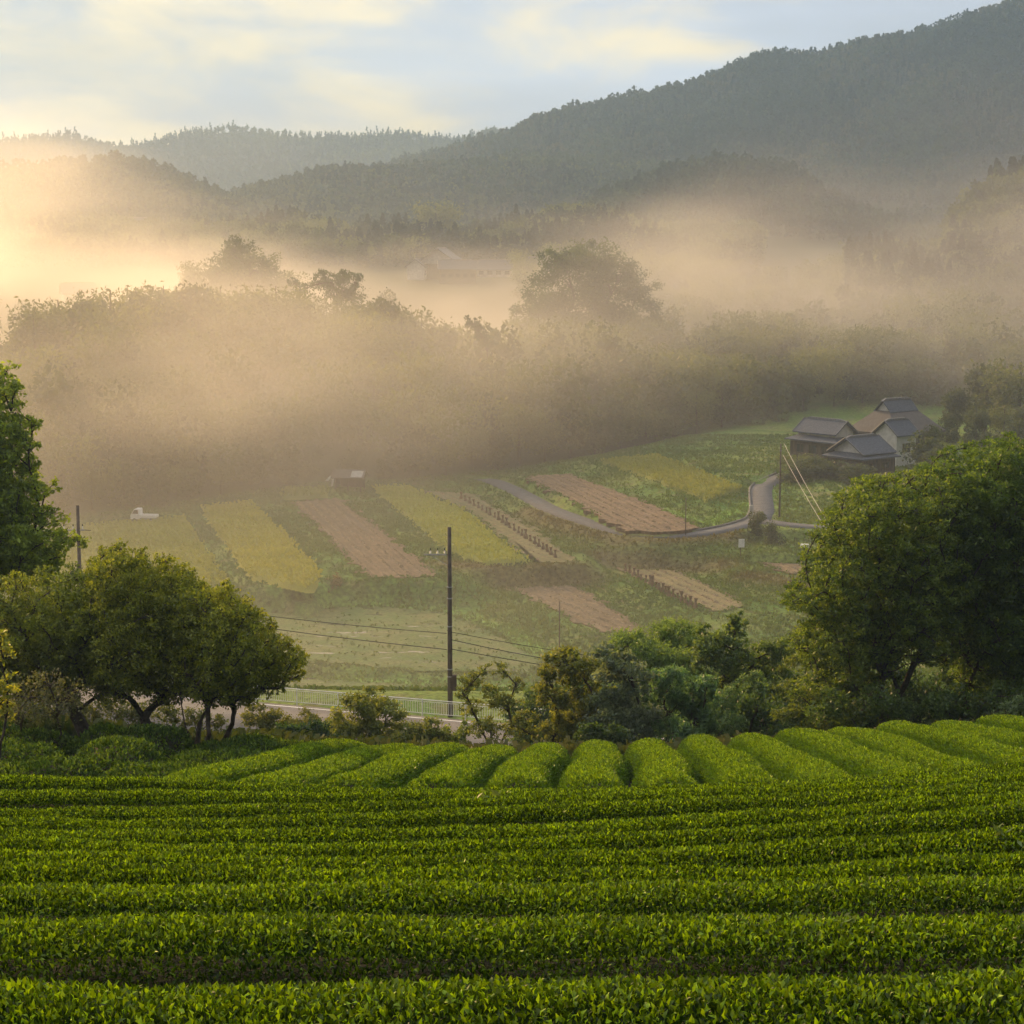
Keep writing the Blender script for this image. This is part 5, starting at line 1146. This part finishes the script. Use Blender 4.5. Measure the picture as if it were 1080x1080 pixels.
def wire(label, A, Bp, sag, r, mat='cable', name='wire'):
    A, Bp = np.array(A, float), np.array(Bp, float); s = np.linspace(0, 1, 25)[:, None]
    P = A + (Bp - A) * s; P[:, 2] -= (4 * sag * s * (1 - s))[:, 0]
    v, f = tube_np(P, r, 5); tag(link(name, mesh_np(name, v, f, smooth=True), M[mat]), label, 'wire')
yp = PB[1]
lx = np.array([PL[0], PL[1], 0])
far_r = lambda u, v, y: W(u, v, y=y)
wire('upper black wire running left from the tall pole to the thin grey pole', W(471, 668, y=yp), [PL[0], PL[1], Wz(82, 620, PL[1])], .35, .026)
wire('lower black wire running left from the tall pole, drooping most', W(471, 685, y=yp), [PL[0], PL[1], Wz(82, 630, PL[1])], .3, .03)
RPX = W(900, 742, y=108)
wire('upper black wire running right from the tall pole into the trees', W(473, 666, y=yp), W(900, 722, y=108), .4, .022)
wire('middle black wire running right from the tall pole into the trees', W(473, 674, y=yp), W(900, 735, y=108), .5, .028)
wire('lowest black wire running right from the tall pole into the trees', W(473, 684, y=yp), W(900, 748, y=108), .2, .028)
wire('left one of two bright cables slanting down from the farm pole', W(826, 480, y=PH_[1]), W(925, 640, y=150), .5, .028, 'bright_cable', 'cable')
wire('right one of two bright cables slanting down from the farm pole', W(827, 468, y=PH_[1]), W(930, 640, y=150), .6, .028, 'bright_cable', 'cable')

# ------------------------------------------------------------------ straw sheaves standing in rows
M['sheaf'] = surf_mat('dry_sheaf', (.13, .085, .05), (.22, .15, .09), .95, 6)
def sheaf_mesh():
    mb = MB(); mb.tube([(0, 0, -.1), (0, 0, .3), (0, 0, .62), (0, 0, .72), (0, 0, 1.05)], [.26, .2, .1, .12, .2], 8)
    for k in range(14):
        a = random.uniform(0, 6.28); t = random.uniform(.1, .28); mb.tube([(math.cos(a) * .1, math.sin(a) * .1, .7), (math.cos(a) * t, math.sin(a) * t, 1.0 + random.uniform(0, .25))], [.02, .006], 3, cap=False)
        mb.tube([(math.cos(a) * .1, math.sin(a) * .1, .6), (math.cos(a) * (t + .12), math.sin(a) * (t + .12), -.05)], [.02, .015], 3, cap=False)
    return mb
sheaf0 = None
for key, lab, grp, line, n in (('stub_b', 'brown straw sheaf standing in the upper row on the green stubble', 'upper row of straw sheaves', [(487, 526), (520, 545), (552, 566), (586, 588)], 24),
                              ('stub_d', 'brown straw sheaf standing in the lower row beside the olive stubble', 'lower row of straw sheaves', [(660, 603), (685, 616), (705, 628), (733, 641)], 19)):
    z = PLOTS[key][0]
    s = np.linspace(0, 1, n); lu = np.interp(s, np.linspace(0, 1, 4), [p[0] for p in line]); lv = np.interp(s, np.linspace(0, 1, 4), [p[1] for p in line])
    for u, v in zip(lu, lv):
        p = W(u + random.uniform(-.6, .6), v, z=z + .05)
        if sheaf0 is None: sheaf0 = tag(sheaf_mesh().build('straw_sheaf', M['sheaf']), lab, 'sheaf', grp); o = sheaf0
        else: o = sheaf0.copy(); COL.objects.link(o); o['label'] = lab; o['group'] = grp
        o.location = (p[0], p[1], z + .04); k = random.uniform(.75, 1.1); o.scale = (k, k, k * random.uniform(.85, 1.1)); o.rotation_euler = (random.uniform(-.08, .08), random.uniform(-.08, .08), random.uniform(0, 6))

# small pale things by the lane
p = hp(792, 545, -35.35); mk = tag(MB().box((0, 0, .7), (.5, .35, 1.6), taper=.9).build('lane_marker', M['plaster'], bevel=.03), 'pale concrete marker post at the lane bend', 'post'); mk.location = p
pk = hp(781, 583, -36.6); sg = tag(empty('field_sign', pk), 'small white sign on a stake on the bank below the lane', 'sign')
MB().tube([(0, 0, -.5), (0, 0, 1.2)], .05, 6).build('stake', M['wood'], sg); MB().box((.1, -.07, 1.15), (.7, .06, 1.0)).build('board', M['white_metal'], sg)
pk = hp(849, 567, -35.25); tb = tag(MB().box((0, 0, .3), (1.1, .7, .7), taper=.85).build('white_crate', M['white_metal'], bevel=.04), 'small white crate left on the branch lane verge', 'crate'); tb.location = (pk[0], pk[1], H1(pk[0], pk[1]))
# kerb wall along the outer side of the lane bend
Wq = LQ[int(len(LQ) * .52):] + LN[int(len(LQ) * .52):] * 1.62
v, f = tube_np(np.column_stack([Wq[:, 0], Wq[:, 1], Wq[:, 2] + .12]), .17, 4); tag(link('lane_kerb', mesh_np('lane_kerb', v, f), surf_mat('dark_concrete', (.10, .10, .095), (.16, .155, .15), .9, 2)), 'low dark concrete kerb along the outside of the lane bend', 'kerb')

# ------------------------------------------------------------------ air
def vol_mat(name, build):
    m, nt, out = nodes(name); v = N(nt, 'ShaderNodeVolumePrincipled'); build(nt, v); nt.links.new(v.outputs[0], out.inputs['Volume']); return m
ANI = .36
def hz(nt, v):
    v.inputs['Color'].default_value = (.42, .65, 1.0, 1); v.inputs['Density'].default_value = HAZE_D; v.inputs['Anisotropy'].default_value = ANI
HAZE_D = .0002
haze = MB().box((0, 1640, 100), (3300, 3330, 380)).build('haze', vol_mat('haze_air', hz))
tag(haze, 'pale morning haze filling the whole valley', 'haze', kind='stuff')

def mist(nt, v):
    L = nt.links.new
    v.inputs['Color'].default_value = (.78, .755, .74, 1); v.inputs["Anisotropy"].default_value = .66
    tc = N(nt, 'ShaderNodeTexCoord'); sx = N(nt, 'ShaderNodeSeparateXYZ'); L(tc.outputs['Object'], sx.inputs[0])
    mp = N(nt, 'ShaderNodeMapping'); mp.inputs['Scale'].default_value = (1 / 110, 1 / 150, 1 / 34); L(tc.outputs['Object'], mp.inputs[0])
    n = N(nt, 'ShaderNodeTexNoise'); n.inputs['Scale'].default_value = 1; n.inputs['Detail'].default_value = 4; n.inputs['Roughness'].default_value = .55; L(mp.outputs[0], n.inputs['Vector'])
    def mr(src, a, b, c, d):
        q = N(nt, 'ShaderNodeMapRange', interpolation_type='SMOOTHSTEP'); q.inputs[1].default_value = a; q.inputs[2].default_value = b; q.inputs[3].default_value = c; q.inputs[4].default_value = d; L(src, q.inputs[0]); return q.outputs[0]
    def mul(a, b):
        q = N(nt, 'ShaderNodeMath', operation='MULTIPLY'); L(a, q.inputs[0])
        if isinstance(b, float): q.inputs[1].default_value = b
        else: L(b, q.inputs[1])
        return q.outputs[0]
    def add(a, b, op='ADD'):
        q = N(nt, 'ShaderNodeMath', operation=op); L(a, q.inputs[0])
        if isinstance(b, float): q.inputs[1].default_value = b
        else: L(b, q.inputs[1])
        return q.outputs[0]
    # top of the bank waves with the noise
    mp2 = N(nt, 'ShaderNodeMapping'); mp2.inputs['Scale'].default_value = (1 / 230, 1 / 300, 1 / 200); mp2.inputs['Location'].default_value = (3.1, 1.7, .4); L(tc.outputs['Object'], mp2.inputs[0])
    nb = N(nt, 'ShaderNodeTexNoise'); nb.inputs['Scale'].default_value = 1; nb.inputs['Detail'].default_value = 2; L(mp2.outputs[0], nb.inputs['Vector'])
    zt = add(add(sx.outputs['Z'], mul(add(n.outputs['Fac'], -.5), -60.0)), mul(add(nb.outputs['Fac'], -.5), -60.0))
    dip = mr(add(add(sx.outputs['X'], 18.0), 0.0, 'ABSOLUTE'), 15.0, 75.0, 13.0, 0.0)
    top = mr(add(add(zt, dip), mul(mr(sx.outputs['X'], -75.0, 0.0, 1.0, 0.0), mr(sx.outputs['Y'], 300.0, 380.0, -13.0, 6.0))), -25.0, 17.0, 1.0, 0.0)
    yy = add(sx.outputs['Y'], mul(add(n.outputs['Fac'], -.5), 170.0))
    left = mr(sx.outputs['X'], -60.0, 60.0, 1.5, .25)
    front = add(mr(yy, 270.0, 410.0, 0.0, 1.0), left, 'MAXIMUM'); back = mr(sx.outputs['Y'], 540.0, 650.0, 1.0, 0.0)
    near_ = mr(sx.outputs['Y'], 80.0, 200.0, 0.0, 1.0)
    dens = mul(mul(mul(mul(mul(top, front), back), near_), mr(sx.outputs['X'], -40.0, 110.0, 1.0, .55)), mr(n.outputs['Fac'], .33, .66, .25, 1.6))
    glow = mul(mul(mul(mr(sx.outputs['X'], -150.0, 70.0, .065, 0.02), mr(sx.outputs['Z'], -5.0, 72.0, 1.0, 0.0)), mr(sx.outputs['Y'], 330.0, 480.0, 0.0, 1.0)), mr(n.outputs['Fac'], .3, .7, .4, 1.4))
    side = mr(add(sx.outputs['X'], 0.0, 'ABSOLUTE'), 215.0, 305.0, 1.0, 0.0)
    L(mul(mul(add(dens, glow), side), MIST_D), v.inputs['Density'])
MIST_D = .0075
mo = MB().box((0, 435, 14), (620, 730, 124)).build('mist_bank', vol_mat('drifting_mist', mist))
tag(mo, 'sunlit bank of mist drifting over the valley between woods and hills', 'mist', kind='stuff')

# ------------------------------------------------------------------ sky, sun, camera
SUN_AZ, SUN_EL = R(-33), R(19)
ZEN = 2.7
w = bpy.data.worlds.new('World'); S.world = w; w.use_nodes = True
nt = w.node_tree; nt.nodes.clear(); L = nt.links.new
out = N(nt, 'ShaderNodeOutputWorld'); bg = N(nt, 'ShaderNodeBackground'); bg.inputs['Strength'].default_value = .1; L(bg.outputs[0], out.inputs['Surface'])
sky = N(nt, 'ShaderNodeTexSky', sky_type='NISHITA'); sky.sun_disc = False; sky.sun_elevation = SUN_EL; sky.sun_rotation = SUN_AZ; sky.air_density = 1.2; sky.dust_density = 2.0
tc = N(nt, 'ShaderNodeTexCoord'); sp = N(nt, 'ShaderNodeSeparateXYZ'); L(tc.outputs['Generated'], sp.inputs[0])
mp = N(nt, 'ShaderNodeMapping'); mp.inputs['Scale'].default_value = (10, 10, 27); mp.inputs['Location'].default_value = (1.3, .4, .2); L(tc.outputs['Generated'], mp.inputs[0])
n = N(nt, 'ShaderNodeTexNoise'); n.inputs['Scale'].default_value = 1; n.inputs['Detail'].default_value = 7; n.inputs['Roughness'].default_value = .55; n.inputs['Distortion'].default_value = .4; L(mp.outputs[0], n.inputs['Vector'])
mp2 = N(nt, 'ShaderNodeMapping'); mp2.inputs['Scale'].default_value = (3.2, 3.2, 15); L(tc.outputs['Generated'], mp2.inputs[0])
n2 = N(nt, 'ShaderNodeTexNoise'); n2.inputs['Scale'].default_value = 1; n2.inputs['Detail'].default_value = 5; L(mp2.outputs[0], n2.inputs['Vector'])
sd = (math.sin(SUN_AZ) * math.cos(SUN_EL), math.cos(SUN_AZ) * math.cos(SUN_EL), math.sin(SUN_EL))
dt = N(nt, 'ShaderNodeVectorMath', operation='DOT_PRODUCT'); dt.inputs[1].default_value = sd; L(tc.outputs['Generated'], dt.inputs[0])
near = N(nt, 'ShaderNodeMapRange'); near.inputs[1].default_value = .74; near.inputs[2].default_value = .93; L(dt.outputs['Value'], near.inputs[0])
# grey-blue cloud base lit cream toward the sun
base = N(nt, 'ShaderNodeMix', data_type='RGBA'); base.inputs[6].default_value = (3.6, 4.0, 4.8, 1); base.inputs[7].default_value = (3.1, 3.3, 3.6, 1); L(near.outputs[0], base.inputs[0])
ad = N(nt, 'ShaderNodeMath', operation='MULTIPLY_ADD'); ad.inputs[1].default_value = .19; L(near.outputs[0], ad.inputs[0]); L(n.outputs['Fac'], ad.inputs[2])
th = N(nt, 'ShaderNodeMapRange', interpolation_type='SMOOTHSTEP'); th.inputs[1].default_value = .50; th.inputs[2].default_value = .80; L(ad.outputs[0], th.inputs[0])
cl = N(nt, 'ShaderNodeMix', data_type='RGBA'); cl.inputs[7].default_value = (6.6, 5.4, 3.3, 1); L(th.outputs[0], cl.inputs[0]); L(base.outputs[2], cl.inputs[6])
th2 = N(nt, 'ShaderNodeMapRange', interpolation_type='SMOOTHSTEP'); th2.inputs[1].default_value = .36; th2.inputs[2].default_value = .62; th2.inputs[3].default_value = .82; th2.inputs[4].default_value = 1.12; L(n2.outputs['Fac'], th2.inputs[0])
opp = N(nt, 'ShaderNodeMapRange'); opp.inputs[1].default_value = -.5; opp.inputs[2].default_value = .75; opp.inputs[3].default_value = .16; opp.inputs[4].default_value = 1.0; L(dt.outputs['Value'], opp.inputs[0])
lw = N(nt, 'ShaderNodeMath', operation='MULTIPLY'); lw.inputs[1].default_value = .61; L(th2.outputs[0], lw.inputs[0])
mo_ = N(nt, 'ShaderNodeMath', operation='MULTIPLY'); L(lw.outputs[0], mo_.inputs[0]); L(opp.outputs[0], mo_.inputs[1])
vs = N(nt, 'ShaderNodeVectorMath', operation='SCALE'); L(cl.outputs[2], vs.inputs[0]); L(mo_.outputs[0], vs.inputs['Scale'])
hi_ = N(nt, 'ShaderNodeMapRange', interpolation_type='SMOOTHSTEP'); hi_.inputs[1].default_value = .16; hi_.inputs[2].default_value = .55; hi_.inputs[3].default_value = 0.0; hi_.inputs[4].default_value = 1.0; L(sp.outputs['Z'], hi_.inputs[0])
wz = N(nt, 'ShaderNodeMix', data_type='RGBA'); wz.inputs[6].default_value = (1, 1, 1, 1); wz.inputs[7].default_value = (1.22, 1.05, .86, 1); L(hi_.outputs[0], wz.inputs[0])
vw = N(nt, 'ShaderNodeVectorMath', operation='MULTIPLY'); L(vs.outputs[0], vw.inputs[0]); L(wz.outputs[2], vw.inputs[1])
hs = N(nt, 'ShaderNodeMath', operation='MULTIPLY_ADD'); hs.inputs[1].default_value = ZEN - 1; hs.inputs[2].default_value = 1.0; L(hi_.outputs[0], hs.inputs[0])
vz = N(nt, 'ShaderNodeVectorMath', operation='SCALE'); L(vw.outputs[0], vz.inputs[0]); L(hs.outputs[0], vz.inputs['Scale'])
up = N(nt, 'ShaderNodeMapRange', interpolation_type='SMOOTHSTEP'); up.inputs[1].default_value = .12; up.inputs[2].default_value = .6; up.inputs[3].default_value = .985; up.inputs[4].default_value = .88; L(sp.outputs['Z'], up.inputs[0])
fin = N(nt, 'ShaderNodeMix', data_type='RGBA'); L(up.outputs[0], fin.inputs[0]); L(sky.outputs[0], fin.inputs[6]); L(vz.outputs[0], fin.inputs[7])
L(fin.outputs[2], bg.inputs['Color'])

sl = bpy.data.lights.new('sun', 'SUN'); sl.energy = 2.5; sl.angle = R(5.0); sl.color = (1.0, .62, .26)
so = bpy.data.objects.new('sun', sl); COL.objects.link(so); so.rotation_euler = Vector(sd).to_track_quat('Z', 'Y').to_euler()

cam = bpy.data.cameras.new('camera'); co = bpy.data.objects.new('camera', cam); COL.objects.link(co)
co.location = (0, 0, 0); co.rotation_euler = (math.pi / 2 - PITCH, 0, 0)
cam.sensor_fit = 'HORIZONTAL'; cam.sensor_width = 36; cam.lens = 36 * F_PX / 1080; cam.clip_start = .1; cam.clip_end = 9000
S.camera = co
S.view_settings.view_transform = 'Standard'; S.view_settings.look = 'None'; S.view_settings.exposure = 1.36; S.view_settings.gamma = 1
S.render.engine = 'CYCLES'; cy = S.cycles
cy.use_denoising = True
try: cy.denoiser = 'OPENIMAGEDENOISE'
except Exception: pass
cy.max_bounces = 6; cy.diffuse_bounces = 2; cy.glossy_bounces = 2; cy.transmission_bounces = 4; cy.transparent_max_bounces = 8; cy.volume_bounces = 1
cy.volume_step_rate = 1.0; cy.volume_max_steps = 256
cy.use_adaptive_sampling = True; cy.adaptive_threshold = .02
